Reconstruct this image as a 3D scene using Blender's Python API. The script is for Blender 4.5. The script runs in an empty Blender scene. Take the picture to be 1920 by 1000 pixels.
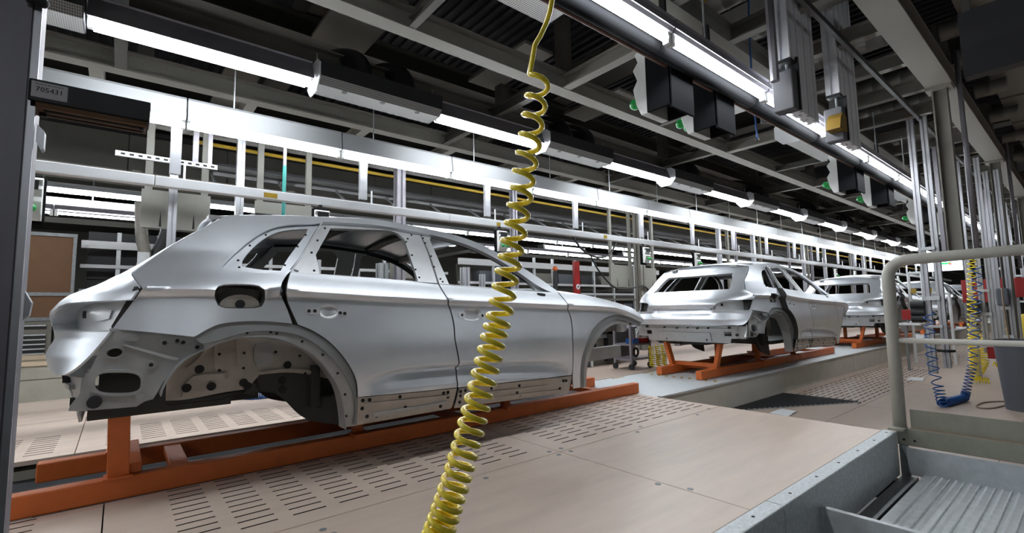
import bpy, bmesh, math, random
import numpy as np
from mathutils import Vector, Matrix
from mathutils.geometry import delaunay_2d_cdt
random.seed(7)
SC = bpy.context.scene
COL = SC.collection

# ---------------------------------------------------------------- camera, world, exposure
H = 0.93                                   # eye height above the work deck (z = 0)
F = 895.85                                 # focal length in pixels of the 1920 x 1000 frame
YAW, PITCH, ROLL = [math.radians(a) for a in (50.647, 5.218, -1.0967)]
FW = np.array([math.cos(PITCH)*math.cos(YAW), math.cos(PITCH)*math.sin(YAW), math.sin(PITCH)])
_r = np.array([math.sin(YAW), -math.cos(YAW), 0.0]); _u = np.cross(_r, FW)
RT = _r*math.cos(ROLL) + _u*math.sin(ROLL)
UP = -_r*math.sin(ROLL) + _u*math.cos(ROLL)
cam = bpy.data.cameras.new('camera'); camo = bpy.data.objects.new('camera', cam); COL.objects.link(camo)
cam.sensor_width = 36.0; cam.lens = F/1920*36.0; cam.clip_start = 0.02; cam.clip_end = 300
m = Matrix.Identity(4)
for i in range(3):
    m[i][0], m[i][1], m[i][2] = RT[i], UP[i], -FW[i]
m[2][3] = H
camo.matrix_world = m
SC.camera = camo
w = bpy.data.worlds.new('hall_air'); SC.world = w; w.use_nodes = True
w.node_tree.nodes['Background'].inputs[0].default_value = (0.92, 0.96, 1.0, 1)
w.node_tree.nodes['Background'].inputs[1].default_value = 0.05
SC.view_settings.view_transform = 'Standard'; SC.view_settings.look = 'None'
SC.view_settings.gamma = 1.0; SC.view_settings.use_curve_mapping = False
SC.view_settings.exposure = 1.28
TUBE = 16.0                                # radiance of the fluorescent tubes

# ---------------------------------------------------------------- measuring helpers
def ray(x, y): return FW*F + RT*(x-960) - UP*(y-500)
def atY(x, y, Y): r = ray(x, y); r = r*(Y/r[1]); return np.array([r[0], r[1], r[2]+H])
def atX(x, y, X): r = ray(x, y); r = r*(X/r[0]); return np.array([r[0], r[1], r[2]+H])
def atZ(x, y, Z): r = ray(x, y); r = r*((Z-H)/r[2]); return np.array([r[0], r[1], r[2]+H])

# ---------------------------------------------------------------- materials (procedural)
MATS = {}
def mat(name, col, rough=0.5, metal=0.0, var=0.0, scale=6.0, bump=0.0, bscale=60.0, stretch=(1, 1, 1), emit=0.0, coat=0.0):
    if name in MATS: return MATS[name]
    mt = bpy.data.materials.new(name); mt.use_nodes = True
    N = mt.node_tree.nodes; L = mt.node_tree.links; b = N['Principled BSDF']
    b.inputs['Base Color'].default_value = (*col, 1); b.inputs['Roughness'].default_value = rough
    b.inputs['Metallic'].default_value = metal
    if coat: b.inputs['Coat Weight'].default_value = coat
    if emit:
        b.inputs['Emission Color'].default_value = (*col, 1); b.inputs['Emission Strength'].default_value = emit
    if var or bump:
        tc = N.new('ShaderNodeTexCoord'); mp = N.new('ShaderNodeMapping'); mp.inputs['Scale'].default_value = stretch
        L.new(tc.outputs['Object'], mp.inputs['Vector'])
    if var:
        n = N.new('ShaderNodeTexNoise'); n.inputs['Scale'].default_value = scale; n.inputs['Detail'].default_value = 6; n.inputs['Roughness'].default_value = 0.65
        L.new(mp.outputs[0], n.inputs['Vector'])
        r = N.new('ShaderNodeValToRGB')
        r.color_ramp.elements[0].position = 0.3; r.color_ramp.elements[1].position = 0.7
        r.color_ramp.elements[0].color = (*[max(0, c*(1-var)) for c in col], 1)
        r.color_ramp.elements[1].color = (*[min(1, c*(1+var)) for c in col], 1)
        L.new(n.outputs[0], r.inputs[0]); L.new(r.outputs[0], b.inputs['Base Color'])
        rr = N.new('ShaderNodeMapRange'); rr.inputs[3].default_value = max(0.02, rough-0.08); rr.inputs[4].default_value = min(1, rough+0.1)
        L.new(n.outputs[0], rr.inputs[0]); L.new(rr.outputs[0], b.inputs['Roughness'])
    if bump:
        n2 = N.new('ShaderNodeTexNoise'); n2.inputs['Scale'].default_value = bscale; n2.inputs['Detail'].default_value = 4
        L.new(mp.outputs[0], n2.inputs['Vector'])
        bp = N.new('ShaderNodeBump'); bp.inputs['Strength'].default_value = bump; bp.inputs['Distance'].default_value = 0.01
        L.new(n2.outputs[0], bp.inputs['Height']); L.new(bp.outputs[0], b.inputs['Normal'])
    MATS[name] = mt
    return mt
def perforated(name, col, hole, scale, rough=0.5, metal=0.3, axes=(0, 2)):
    """sheet metal with a fine printed grid of round holes too small to model"""
    if name in MATS: return MATS[name]
    mt = mat(name, col, rough, metal); N = mt.node_tree.nodes; L = mt.node_tree.links; b = N['Principled BSDF']
    tc = N.new('ShaderNodeTexCoord'); sp = N.new('ShaderNodeSeparateXYZ'); L.new(tc.outputs['Object'], sp.inputs[0])
    def fr(o):
        a = N.new('ShaderNodeMath'); a.operation = 'MULTIPLY'; a.inputs[1].default_value = scale; L.new(o, a.inputs[0])
        f = N.new('ShaderNodeMath'); f.operation = 'FRACT'; L.new(a.outputs[0], f.inputs[0])
        s = N.new('ShaderNodeMath'); s.operation = 'SUBTRACT'; s.inputs[1].default_value = 0.5; L.new(f.outputs[0], s.inputs[0])
        q = N.new('ShaderNodeMath'); q.operation = 'MULTIPLY'; L.new(s.outputs[0], q.inputs[0]); L.new(s.outputs[0], q.inputs[1])
        return q.outputs[0]
    ad = N.new('ShaderNodeMath'); ad.operation = 'ADD'
    L.new(fr(sp.outputs[axes[0]]), ad.inputs[0]); L.new(fr(sp.outputs[axes[1]]), ad.inputs[1])
    lt = N.new('ShaderNodeMath'); lt.operation = 'LESS_THAN'; lt.inputs[1].default_value = 0.09; L.new(ad.outputs[0], lt.inputs[0])
    mx = N.new('ShaderNodeMix'); mx.data_type = 'RGBA'
    mx.inputs[6].default_value = (*col, 1); mx.inputs[7].default_value = (*hole, 1)
    L.new(lt.outputs[0], mx.inputs[0]); L.new(mx.outputs[2], b.inputs['Base Color'])
    return mt

# ---------------------------------------------------------------- mesh helpers
OFF = {}
class MB:
    def __init__(s): s.v = []; s.f = []
    def add(s, vs, fs):
        n = len(s.v); s.v += [tuple(map(float, p)) for p in vs]; s.f += [tuple(i+n for i in f) for f in fs]; return s
    def quad(s, a, b, c, d): return s.add([a, b, c, d], [(0, 1, 2, 3)])
    def bx(s, x0, x1, y0, y1, z0, z1):
        vs = [(x, y, z) for z in (z0, z1) for y in (y0, y1) for x in (x0, x1)]
        return s.add(vs, [(0, 2, 3, 1), (4, 5, 7, 6), (0, 1, 5, 4), (2, 6, 7, 3), (0, 4, 6, 2), (1, 3, 7, 5)])
    def prof(s, p0, p1, poly, up=(0, 0, 1), caps=True):
        """extrude a 2-D section (side, up) from p0 to p1"""
        p0, p1 = Vector(p0), Vector(p1); d = (p1-p0).normalized(); u = Vector(up)
        if abs(d.dot(u)) > 0.98: u = Vector((0, 1, 0)) if abs(d.y) < 0.9 else Vector((1, 0, 0))
        sd = d.cross(u).normalized(); u = sd.cross(d)
        n = len(poly); vs = [p+sd*a+u*b for p in (p0, p1) for a, b in poly]
        fs = [(i, (i+1) % n, n+(i+1) % n, n+i) for i in range(n)]
        if caps: fs += [tuple(range(n))[::-1], tuple(range(n, 2*n))]
        return s.add(vs, fs)
    def bar(s, p0, p1, w, h, up=(0, 0, 1)):
        return s.prof(p0, p1, [(-w/2, -h/2), (w/2, -h/2), (w/2, h/2), (-w/2, h/2)], up)
    def ibeam(s, p0, p1, w, h, t=0.012, f=0.016, up=(0, 0, 1)):
        a, b = w/2, h/2
        return s.prof(p0, p1, [(-a, -b), (a, -b), (a, -b+f), (t/2, -b+f), (t/2, b-f), (a, b-f), (a, b), (-a, b), (-a, b-f), (-t/2, b-f), (-t/2, -b+f), (-a, -b+f)], up)
    def tslot(s, p0, p1, w, h, up=(0, 0, 1), nw=1, nh=1):
        """aluminium extrusion: box with grooves down each face"""
        pts = []
        def side(ax, ay, bx_, by_, n, ix, iy):
            for k in range(n):
                for t, dd in ((0, 0), (0.38, 0), (0.38, 1), (0.62, 1), (0.62, 0)):
                    q = (k+t)/n; pts.append((ax+(bx_-ax)*q+ix*dd*g, ay+(by_-ay)*q+iy*dd*g))
        g = min(w/nw, h/nh)*0.22; a, b = w/2, h/2
        side(-a, -b, a, -b, nw, 0, 1); side(a, -b, a, b, nh, -1, 0); side(a, b, -a, b, nw, 0, -1); side(-a, b, -a, -b, nh, 1, 0)
        return s.prof(p0, p1, pts, up)
    def tube(s, pts, r, n=8, caps=True, closed=False):
        pts = [Vector(p) for p in pts]; m = len(pts); rs = r if hasattr(r, '__len__') else [r]*m
        t0 = (pts[1]-pts[0]).normalized(); a = t0.orthogonal().normalized(); vs = []
        for i in range(m):
            t = (pts[min(i+1, m-1)]-pts[max(i-1, 0)]).normalized()
            a = (a-t*a.dot(t)).normalized(); b = t.cross(a)
            for k in range(n):
                c = 2*math.pi*k/n; vs.append(pts[i]+(a*math.cos(c)+b*math.sin(c))*rs[i])
        fs = [(i*n+k, i*n+(k+1) % n, (i+1)*n+(k+1) % n, (i+1)*n+k) for i in range(m-1) for k in range(n)]
        if caps: fs += [tuple(range(n))[::-1], tuple(range((m-1)*n, m*n))]
        return s.add(vs, fs)
    def cyl(s, p0, p1, r, n=12): return s.tube([p0, p1], r, n)
    def ball(s, c, r, n=10, k=6):
        vs = []; fs = []
        for i in range(k+1):
            a = math.pi*i/k
            for j in range(n):
                b = 2*math.pi*j/n; vs.append((c[0]+r*math.sin(a)*math.cos(b), c[1]+r*math.sin(a)*math.sin(b), c[2]+r*math.cos(a)))
        for i in range(k):
            for j in range(n): fs.append((i*n+j, (i+1)*n+j, (i+1)*n+(j+1) % n, i*n+(j+1) % n))
        return s.add(vs, fs)
    def prism(s, poly, p, thick):
        """poly of 2-D points, p maps (a,b,t) to a 3-D point"""
        n = len(poly); vs = [p(a, b, t) for t in (0, thick) for a, b in poly]
        return s.add(vs, [tuple(range(n))[::-1], tuple(range(n, 2*n))]+[(i, (i+1) % n, n+(i+1) % n, n+i) for i in range(n)])
    def build(s, name, mt, parent=None, smooth=False, bevel=0.0, kind=None, loc=None, solid=0.0):
        P = np.array(s.v); me = bpy.data.meshes.new(name)
        if parent is not None: off = OFF[parent]
        elif loc is not None: off = Vector(loc)
        else:
            lo, hi = P.min(0), P.max(0); off = Vector(((lo[0]+hi[0])/2, (lo[1]+hi[1])/2, lo[2]))
        me.from_pydata([tuple(q) for q in (P-np.array(off))], [], s.f); me.update()
        if smooth: me.polygons.foreach_set('use_smooth', [True]*len(me.polygons))
        me.materials.append(mt)
        o = bpy.data.objects.new(name, me); COL.objects.link(o); OFF[o] = Vector(off)
        if parent is not None: o.parent = parent
        else: o.location = off
        if solid:
            q = o.modifiers.new('sheet', 'SOLIDIFY'); q.thickness = solid; q.offset = -1; q.use_rim = True
            if smooth: e_ = o.modifiers.new('crisp', 'EDGE_SPLIT'); e_.split_angle = math.radians(60)
        if bevel:
            q = o.modifiers.new('edge', 'BEVEL'); q.width = bevel; q.segments = 2; q.limit_method = 'ANGLE'
        if kind: o['kind'] = kind
        return o
def tag(o, label=None, cat=None, group=None, kind=None):
    if label: o['label'] = label
    if cat: o['category'] = cat
    if group: o['group'] = group
    if kind: o['kind'] = kind
    return o
def root(name, loc, label=None, cat=None, group=None, kind=None):
    o = bpy.data.objects.new(name, None); COL.objects.link(o); o.location = Vector(loc); o.empty_display_size = 0.1
    OFF[o] = Vector(loc); return tag(o, label, cat, group, kind)
def copy_tree(o, parent=None):
    c = o.copy(); COL.objects.link(c); c.parent = parent
    for ch in o.children: copy_tree(ch, c)
    return c
def text_mesh(s, size, fn):
    """lettering as a mesh; fn maps text-plane (x,y) to 3-D"""
    cu = bpy.data.curves.new('lettering', 'FONT'); cu.body = s; cu.size = size; cu.align_x = 'CENTER'; cu.align_y = 'CENTER'; cu.resolution_u = 2
    o = bpy.data.objects.new('lettering', cu); COL.objects.link(o)
    dg = bpy.context.evaluated_depsgraph_get(); me = o.evaluated_get(dg).to_mesh()
    mb = MB().add([fn(v.co.x, v.co.y) for v in me.vertices], [tuple(p.vertices) for p in me.polygons])
    o.to_mesh_clear(); bpy.data.objects.remove(o); bpy.data.curves.remove(cu)
    return mb

def matte(m_):
    m_.node_tree.nodes['Principled BSDF'].inputs['Specular IOR Level'].default_value = 0.05; return m_
# palette
M = dict(
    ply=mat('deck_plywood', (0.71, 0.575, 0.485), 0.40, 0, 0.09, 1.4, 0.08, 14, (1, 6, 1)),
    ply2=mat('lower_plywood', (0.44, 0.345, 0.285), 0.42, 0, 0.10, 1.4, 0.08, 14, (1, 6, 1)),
    plyedge=mat('plywood_edge', (0.30, 0.22, 0.16), 0.7, 0, 0.15, 20),
    dark=mat('dark_void', (0.012, 0.012, 0.012), 0.8),
    black=mat('black_plastic', (0.014, 0.0145, 0.016), 0.5),
    anthra=mat('anthracite_sheet', (0.022, 0.0225, 0.026), 0.5, 0.0, 0.12, 5),
    galv=mat('galvanised_steel', (0.62, 0.65, 0.67), 0.48, 0.4, 0.12, 18, 0.04, 60),
    galvd=mat('dull_galvanised', (0.28, 0.30, 0.31), 0.55, 0.35, 0.2, 30, 0.05, 60),
    checker=mat('checker_plate', (0.64, 0.68, 0.70), 0.5, 0.3, 0.2, 60, 0.35, 120),
    orange=mat('orange_paint', (0.64, 0.15, 0.03), 0.48, 0, 0.10, 9, 0.03, 40),
    beige=mat('beige_grey_paint', (0.20, 0.19, 0.165), 0.5, 0, 0.06, 4, 0.02, 50),
    olive=mat('olive_grey_paint', (0.075, 0.072, 0.06), 0.55, 0, 0.10, 3),
    rail=mat('light_grey_tube_paint', (0.42, 0.41, 0.365), 0.38, 0, 0.08, 5, 0.02, 40),
    kick=mat('grey_green_paint', (0.29, 0.285, 0.235), 0.45, 0, 0.12, 7, 0.03, 40),
    alu=mat('anodised_aluminium', (0.48, 0.49, 0.52), 0.38, 0.7, 0.06, 6),
    alud=mat('dark_aluminium', (0.27, 0.26, 0.29), 0.5, 0.5, 0.08, 6),
    white=mat('white_enamel', (0.72, 0.74, 0.76), 0.35, 0, 0.03, 5),
    lampgrey=mat('lamp_housing_grey', (0.26, 0.27, 0.28), 0.5),
    plastic=mat('white_plastic', (0.68, 0.69, 0.67), 0.4),
    green=mat('green_button', (0.01, 0.32, 0.06), 0.3),
    yellow=mat('yellow_hose', (0.95, 0.76, 0.045), 0.25, 0, 0.06, 20, coat=0.3),
    yellowp=mat('yellow_paint', (0.40, 0.26, 0.02), 0.5, 0, 0.08, 8),
    blue=mat('blue_hose', (0.01, 0.085, 0.32), 0.28, coat=0.3),
    red=mat('red_paint', (0.30, 0.012, 0.012), 0.4, 0, 0.1, 8),
    brown=mat('brown_board', (0.17, 0.085, 0.04), 0.65, 0, 0.12, 4, 0.05, 40),
    wood=mat('pale_timber', (0.52, 0.42, 0.30), 0.6, 0, 0.12, 5, 0.05, 30, (1, 8, 8)),
    board=mat('grey_beige_board', (0.22, 0.215, 0.19), 0.5, 0, 0.05, 5),
    duct=mat('duct_cladding', (0.075, 0.071, 0.06), 0.6, 0, 0.12, 2),
    flex=mat('flexible_duct', (0.25, 0.235, 0.21), 0.6, 0.2, 0.15, 10),
    fblack=mat('black_flexible_duct', (0.03, 0.03, 0.035), 0.35, 0.2, 0.2, 10),
    roofm=mat('roof_sheet', (0.04, 0.04, 0.045), 0.6, 0.2, 0.2, 3),
    tube=mat('fluorescent_tube', (0.93, 0.97, 1.0), 0.3, emit=TUBE),
    screen=mat('lit_screen', (0.75, 0.85, 1.0), 0.3, emit=1.3),
    screen_g=mat('lit_screen_green', (0.03, 0.55, 0.12), 0.3, emit=0.9),
    screen_r=mat('lit_screen_red', (0.8, 0.05, 0.05), 0.3, emit=0.9),
    kerbc=mat('kerb_concrete', (0.50, 0.475, 0.42), 0.7, 0, 0.08, 3, 0.06, 30),
    slotd=mat('shaded_slot_edge', (0.035, 0.027, 0.022), 0.8),  # slot walls coloured near black for the shade inside, plus dirty cut edges
    concrete=mat('painted_concrete', (0.33, 0.32, 0.27), 0.7, 0, 0.12, 4, 0.08, 30),
    profgrey=mat('profile_grey', (0.78, 0.79, 0.83), 0.4, 0.15, 0.06, 6),
    perfd=perforated('perforated_diffuser_grey', (0.27, 0.27, 0.265), (0.05, 0.05, 0.05), 70.0, 0.55, 0.2, (0, 1)),
    mcover=matte(mat('matt_black_cover', (0.012, 0.0125, 0.014), 0.9)),
    drive=mat('drive_box_grey', (0.09, 0.09, 0.10), 0.6),
    perf=perforated('perforated_diffuser', (0.62, 0.62, 0.60), (0.16, 0.16, 0.16), 55.0, 0.5, 0.2, (0, 1)),
    bin=mat('grey_bin_plastic', (0.095, 0.105, 0.125), 0.5),
    bag=mat('yellow_bag', (0.62, 0.46, 0.05), 0.4),
    labelp=mat('label_paper', (0.80, 0.77, 0.79), 0.5),
    ink=mat('black_ink', (0.01, 0.01, 0.01), 0.6),
)
# ================================================================ FLOOR
floor = root('floor', (0, 4, 0), 'pale plywood work decks, slotted panels and checker plate of the assembly line floor', kind='structure')
def slot_panel(x0, x1, y0, y1, z, th, xs, sl, ys, sw, mt, name='plywood_panel'):
    """board with real slots: strips between the rows, quads between the slots, slot walls"""
    mb = MB(); mw = MB(); y = y0
    def q(a, b, c, d): mb.quad((a, c, z), (b, c, z), (b, d, z), (a, d, z))
    for yc in ys:
        q(x0, x1, y, yc-sw/2); e = x0
        for xa in xs:
            xb = xa+sl
            q(e, xa, yc-sw/2, yc+sw/2); e = xb; a, b = yc-sw/2, yc+sw/2; d = z-th
            mw.quad((xa, a, z), (xa, a, d), (xb, a, d), (xb, a, z)); mw.quad((xa, b, z), (xb, b, z), (xb, b, d), (xa, b, d))
            mw.quad((xa, a, z), (xa, b, z), (xa, b, d), (xa, a, d)); mw.quad((xb, a, z), (xb, a, d), (xb, b, d), (xb, b, z)); mw.quad((xa, a, d), (xa, b, d), (xb, b, d), (xb, a, d))
        q(e, x1, yc-sw/2, yc+sw/2); y = yc+sw/2
    q(x0, x1, y, y1)
    d = z-th
    for a, b in (((x0, y0), (x1, y0)), ((x1, y0), (x1, y1)), ((x1, y1), (x0, y1)), ((x0, y1), (x0, y0))):
        mb.quad((*a, z), (*a, d), (*b, d), (*b, z))
    o = mb.build(name, mt, floor)
    if mw.f: mw.build('slots', M['slotd'], o, kind='stuff')
    return o
G = 0.003
ROWS = [2.45+0.0775*k for k in range(11)]
def cols(x0, x1, first, pitch=0.215, sl=0.15): 
    r = []; x = first
    while x < x0+0.05: x += pitch
    while x+sl < x1-0.05: r.append(x); x += pitch
    return r
# near deck
for a, b in ((-1.9, -0.02), (-0.02, 2.27), (2.27, 4.37)):
    slot_panel(a+G, b-G, 2.31+G, 3.25, 0, 0.022, cols(a, b, -1.70+0.0 if b < 2.3 else 2.43), 0.15, ROWS, 0.013, M['ply'])
    MB().bx(a+G, b-G, 1.085, 2.31-G, -0.022, 0).build('plywood_panel', M['ply'], floor)
MB().bx(-1.9, 4.36, 1.08, 3.245, -0.34, -0.06).build('deck_frame', M['dark'], floor)
# far deck beyond the conveyor
FROWS = [4.72+0.0775*k for k in range(9)]
for a, b in ((-3.2, -0.20), (-0.20, 2.10), (2.10, 4.38)):
    slot_panel(a+G, b-G, 4.56, 6.1-G, 0, 0.03, cols(a, b, -3.05), 0.15, FROWS, 0.016, M['ply'])
    MB().bx(a+G, b-G, 6.1+G, 7.72, -0.03, 0).build('plywood_panel', M['ply'], floor)
MB().bx(-3.2, 4.38, 4.60, 7.72, -0.34, -0.07).build('deck_frame', M['concrete'], floor)
# board floor left of the conveyor further on
for k in range(10):
    a = 4.39+k*3.6
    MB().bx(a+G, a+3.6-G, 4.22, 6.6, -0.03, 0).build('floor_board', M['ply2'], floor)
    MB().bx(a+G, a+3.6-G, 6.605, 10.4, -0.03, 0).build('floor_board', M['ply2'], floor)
# conveyor bed below the skids
MB().bx(-4, 4.2, 3.25, 4.60, -0.34, -0.13).build('conveyor_bed', M['anthra'], floor)
mb = MB()
for k in range(56): mb.bx(-1.9+k*0.108, -1.9+k*0.108+0.085, 3.50, 3.74, -0.13, -0.085)
mb.build('conveyor_chain', M['black'], floor)
for k in range(20):
    a = 4.2+k*2.0
    MB().bx(a+0.002, a+2-0.002, 3.0, 4.215, -0.10, -0.004).build('checker_plate', M['checker'], floor)
mb = MB()                                   # yellow-black hazard strip across the plate
for k in range(9):
    y = 3.08+k*0.115; mb.add([(5.72, y, -0.0025), (5.79, y, -0.0025), (5.87, y+0.06, -0.0025), (5.80, y+0.06, -0.0025)], [(0, 1, 2, 3)])
mb.build('hazard_stripe', M['yellowp'], floor)
for k in range(30):
    if k % 2 == 0: MB().bx(4.4+k*0.35, 4.4+k*0.35+0.25, 4.15, 4.18, -0.004, -0.002).build('edge_marking', M['yellowp'], floor)
# kerb wall down to the lower floor
for k in range(14):
    a = 4.4+k*3.1
    MB().bx(a+0.006, a+3.1-0.006, 2.97, 3.02, -0.33, -0.012).build('kerb_block', M['kerbc'], floor)
MB().bx(4.4, 46, 2.955, 3.0, -0.012, 0.006).build('kerb_edge_bar', M['galv'], floor)
# lower slotted floor
LROWS = [2.02+0.078*k for k in range(11)]
LX = [4.39, 7.15, 9.6, 12.0, 14.4, 17, 20, 24]
for i in range(7):
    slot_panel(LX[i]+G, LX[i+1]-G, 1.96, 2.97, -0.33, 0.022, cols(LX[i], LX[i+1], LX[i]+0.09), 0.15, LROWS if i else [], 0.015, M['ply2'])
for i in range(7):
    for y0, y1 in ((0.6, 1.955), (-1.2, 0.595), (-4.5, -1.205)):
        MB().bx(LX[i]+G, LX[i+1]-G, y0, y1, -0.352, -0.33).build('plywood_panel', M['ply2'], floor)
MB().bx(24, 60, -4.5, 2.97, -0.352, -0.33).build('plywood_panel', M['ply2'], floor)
MB().bx(4.39, 60, -4.5, 2.97, -0.5, -0.40).build('floor_slab', M['dark'], floor)
MB().bx(-19, 2.80, -8, 1.0, -0.56, -0.50).build('floor_slab', M['anthra'], floor)
MB().bx(2.8, 4.39, -4.5, 1.0, -0.56, -0.42).build('floor_slab', M['dark'], floor)
MB().bx(4.39, 60, 10.4, 24, -0.1, 0).build('floor_slab', M['ply2'], floor)
MB().bx(-19, 4.38, 7.72, 24, -0.1, 0).build('floor_slab', M['concrete'], floor)
MB().bx(4.39, 60, -20, -4.5, -0.5, -0.33).build('floor_slab', M['concrete'], floor)
# dark ribbed sheet added for the triangular floor shade below the kerb
rp = root('kerb_shade', (6.9, 2.6, -0.329), 'triangular shade on the lower floor under the kerb, built as ribbed sheet', 'plate')
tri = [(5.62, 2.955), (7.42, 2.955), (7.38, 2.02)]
MB().prism(tri, lambda a, b, t: (a, b, -0.329+t), 0.006).build('plate', M['galvd'], rp)  # added sheet, stands in for the floor shade
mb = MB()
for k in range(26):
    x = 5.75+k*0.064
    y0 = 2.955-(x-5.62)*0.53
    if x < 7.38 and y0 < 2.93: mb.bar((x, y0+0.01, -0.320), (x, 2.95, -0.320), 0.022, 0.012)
mb.build('shade_ribs', M['anthra'], rp, kind='stuff')
# papers on the lower floor
for c, dx, lab in (((6.08, 2.42), 0.18, 'white paper sheet on the lower floor by the deck edge'), ((10.2, 1.98), 0.22, 'white paper sheet on the lower floor beside the blue coiled hose')):
    mb = MB()
    for i in range(6):
        t = i/5; mb.v += [(c[0]-dx+2*dx*t, c[1]-0.10+0.03*t, -0.327+0.012*math.sin(t*3.1)), (c[0]-dx+2*dx*t+0.03, c[1]+0.12, -0.327+0.006*math.sin(t*3.1))]
    mb.f = [(2*i, 2*i+2, 2*i+3, 2*i+1) for i in range(5)]
    tag(mb.build('paper_sheet', M['white'], solid=0.001), lab, 'paper')
MB().bx(-19, -4.0, 1.0, 7.72, -0.1, -0.01).build('floor_slab', M['ply2'], floor)
MB().bx(-4.0, -1.9, 1.0, 3.25, -0.1, -0.01).build('floor_slab', M['ply2'], floor)
# floor bolts on the near deck
for x, y in ((2.22, 2.36), (2.33, 2.36), (2.22, 2.27), (2.33, 2.27), (0.72, 2.20), (0.74, 2.13), (1.62, 2.24), (3.05, 2.27), (3.2, 2.35), (3.9, 2.27), (2.24, 1.55), (2.3, 1.4), (4.2, 2.33)):
    MB().cyl((x, y, -0.004), (x, y, 0.0018), 0.016, 10).build('floor_bolt', M['galvd'], floor)

# ================================================================ STEP TRAY, KERB EDGE, RAILING
ed = root('step_kerb', (2.3, 1.04, -0.3), 'galvanised checker plate kerb along the edge of the plywood deck', 'kerb')
for a, b in ((-1.9, 2.42), (2.425, 4.385)):
    MB().bx(a, b, 0.998, 1.082, -0.30, 0.003).build('kerb_profile', M['checker'], ed, bevel=0.006)
for x in (1.0, 1.45, 1.95, 2.2, 2.6, 2.95, 3.3, 3.65, 4.0, 4.3):
    MB().cyl((x, 1.04, 0.0), (x, 1.04, 0.0045), 0.008, 8).build('screw', M['dark'], ed)
tr = root('step_tray', (3.6, 0.2, -0.3), 'galvanised sheet step tray with serrated tread beside the railing', 'step')
MB().bx(2.86, 4.40, -2.2, 0.86, -0.285, -0.262).build('tread_plate', M['galv'], tr)
mb = MB()
for j in range(70):
    y = 0.80-j*0.036
    for k in range(64):
        x = 2.93+k*0.0225
        s = 1 if j % 2 else -1
        mb.add([(x, y-0.006, -0.262), (x+0.013, y-0.006+s*0.004, -0.262), (x+0.013, y+0.006+s*0.004, -0.262), (x, y+0.006, -0.262), (x+0.007, y+s*0.003, -0.249)], [(0, 1, 4), (1, 2, 4), (2, 3, 4), (3, 0, 4)])
mb.build('tread_teeth', M['galv'], tr, kind='stuff')
MB().prof((4.36, -2.2, -0.26), (4.36, 0.94, -0.26), [(0, -0.02), (0.012, -0.02), (-0.028, 0.178), (-0.04, 0.178)]).build('back_plate', M['galv'], tr, bevel=0.002)
MB().prof((2.86, -2.2, -0.3), (2.86, 0.985, -0.3), [(-0.02, -0.15), (0.012, -0.15), (0.012, 0.19), (-0.02, 0.19)]).build('divider_plate', M['galv'], tr, bevel=0.003)
MB().bx(2.86, 4.40, 0.90, 0.985, -0.33, -0.295).build('side_channel', M['galvd'], tr)
MB().bx(2.0, 2.83, -2.2, 0.985, -0.47, -0.45).build('lower_tread', M['galvd'], tr)
MB().bx(4.375, 4.405, 0.94, 0.99, -0.30, -0.085).build('end_bracket', M['galvd'], tr)

rl = root('guard_railing', (4.42, 0.97, 0.03), 'light grey tubular guard railing with rounded corner beside the step tray', 'railing')
pts = [(4.42, 0.985, 0.035), (4.42, 0.975, 1.10)]
for k in range(9):
    a = math.pi/2*k/8; pts.append((4.42, 0.975-0.125*(1-math.cos(a)), 1.115+0.125*math.sin(a)))
pts += [(4.42, 0.5, 1.248), (4.42, -3.0, 1.29)]
MB().tube(pts, [0.041]*11+[0.036]*2, 16).build('handrail', M['rail'], rl, smooth=True)
MB().tube([(4.42, 0.95, 0.655), (4.42, -3.0, 0.66)], 0.020, 12).build('mid_rail', M['rail'], rl, smooth=True)
MB().tube([(4.42, -2.9, 0.035), (4.42, -2.9, 1.28)], 0.038, 14).build('post', M['rail'], rl, smooth=True)
MB().bx(4.435, 4.443, -3.0, 0.925, 0.03, 0.165).build('kick_plate', M['kick'], rl, bevel=0.002)
MB().bx(4.385, 4.45, -3.0, 1.0, -0.085, 0.033).build('base_beam', M['kick'], rl, bevel=0.004)
MB().bx(4.30, 4.43, 0.94, 1.03, 0.025, 0.038).build('foot_plate', M['kick'], rl)
mb = MB()
for y in (0.96, 0.90): mb.cyl((4.383, y, -0.045), (4.379, y, -0.045), 0.008, 8)
mb.build('bolts', M['dark'], rl, kind='stuff')
mb = MB(); mb.bx(4.40, 4.43, -3.0, 0.925, 0.033, 0.036)
mb.build('worn_edge', M['plyedge'], rl)

# near left post, its scanner bar and brackets
ps = root('aluminium_post', (-0.165, 1.05, 0.004), 'tall dark aluminium profile post at the left edge of the view', 'post')
MB().tslot((-0.175, 1.06, 0.004), (-0.175, 1.06, 3.4), 0.11, 0.11, (0, 1, 0)).build('profile', M['alud'], ps, bevel=0.002)
MB().bx(-0.122, -0.1135, 1.003, 1.012, 0.004, 3.3).build('edge_strip', M['alu'], ps)
MB().bx(-0.133, -0.124, 1.000, 1.006, 0.004, 3.3).build('edge_strip', M['alud'], ps)
cl = MB().ball((-0.112, 0.99, 1.415), 0.008, 10, 6); cl.cyl((-0.13, 0.99, 1.415), (-0.112, 0.99, 1.415), 0.005)
cl.build('clamp_knob', M['black'], ps, smooth=True)
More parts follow.
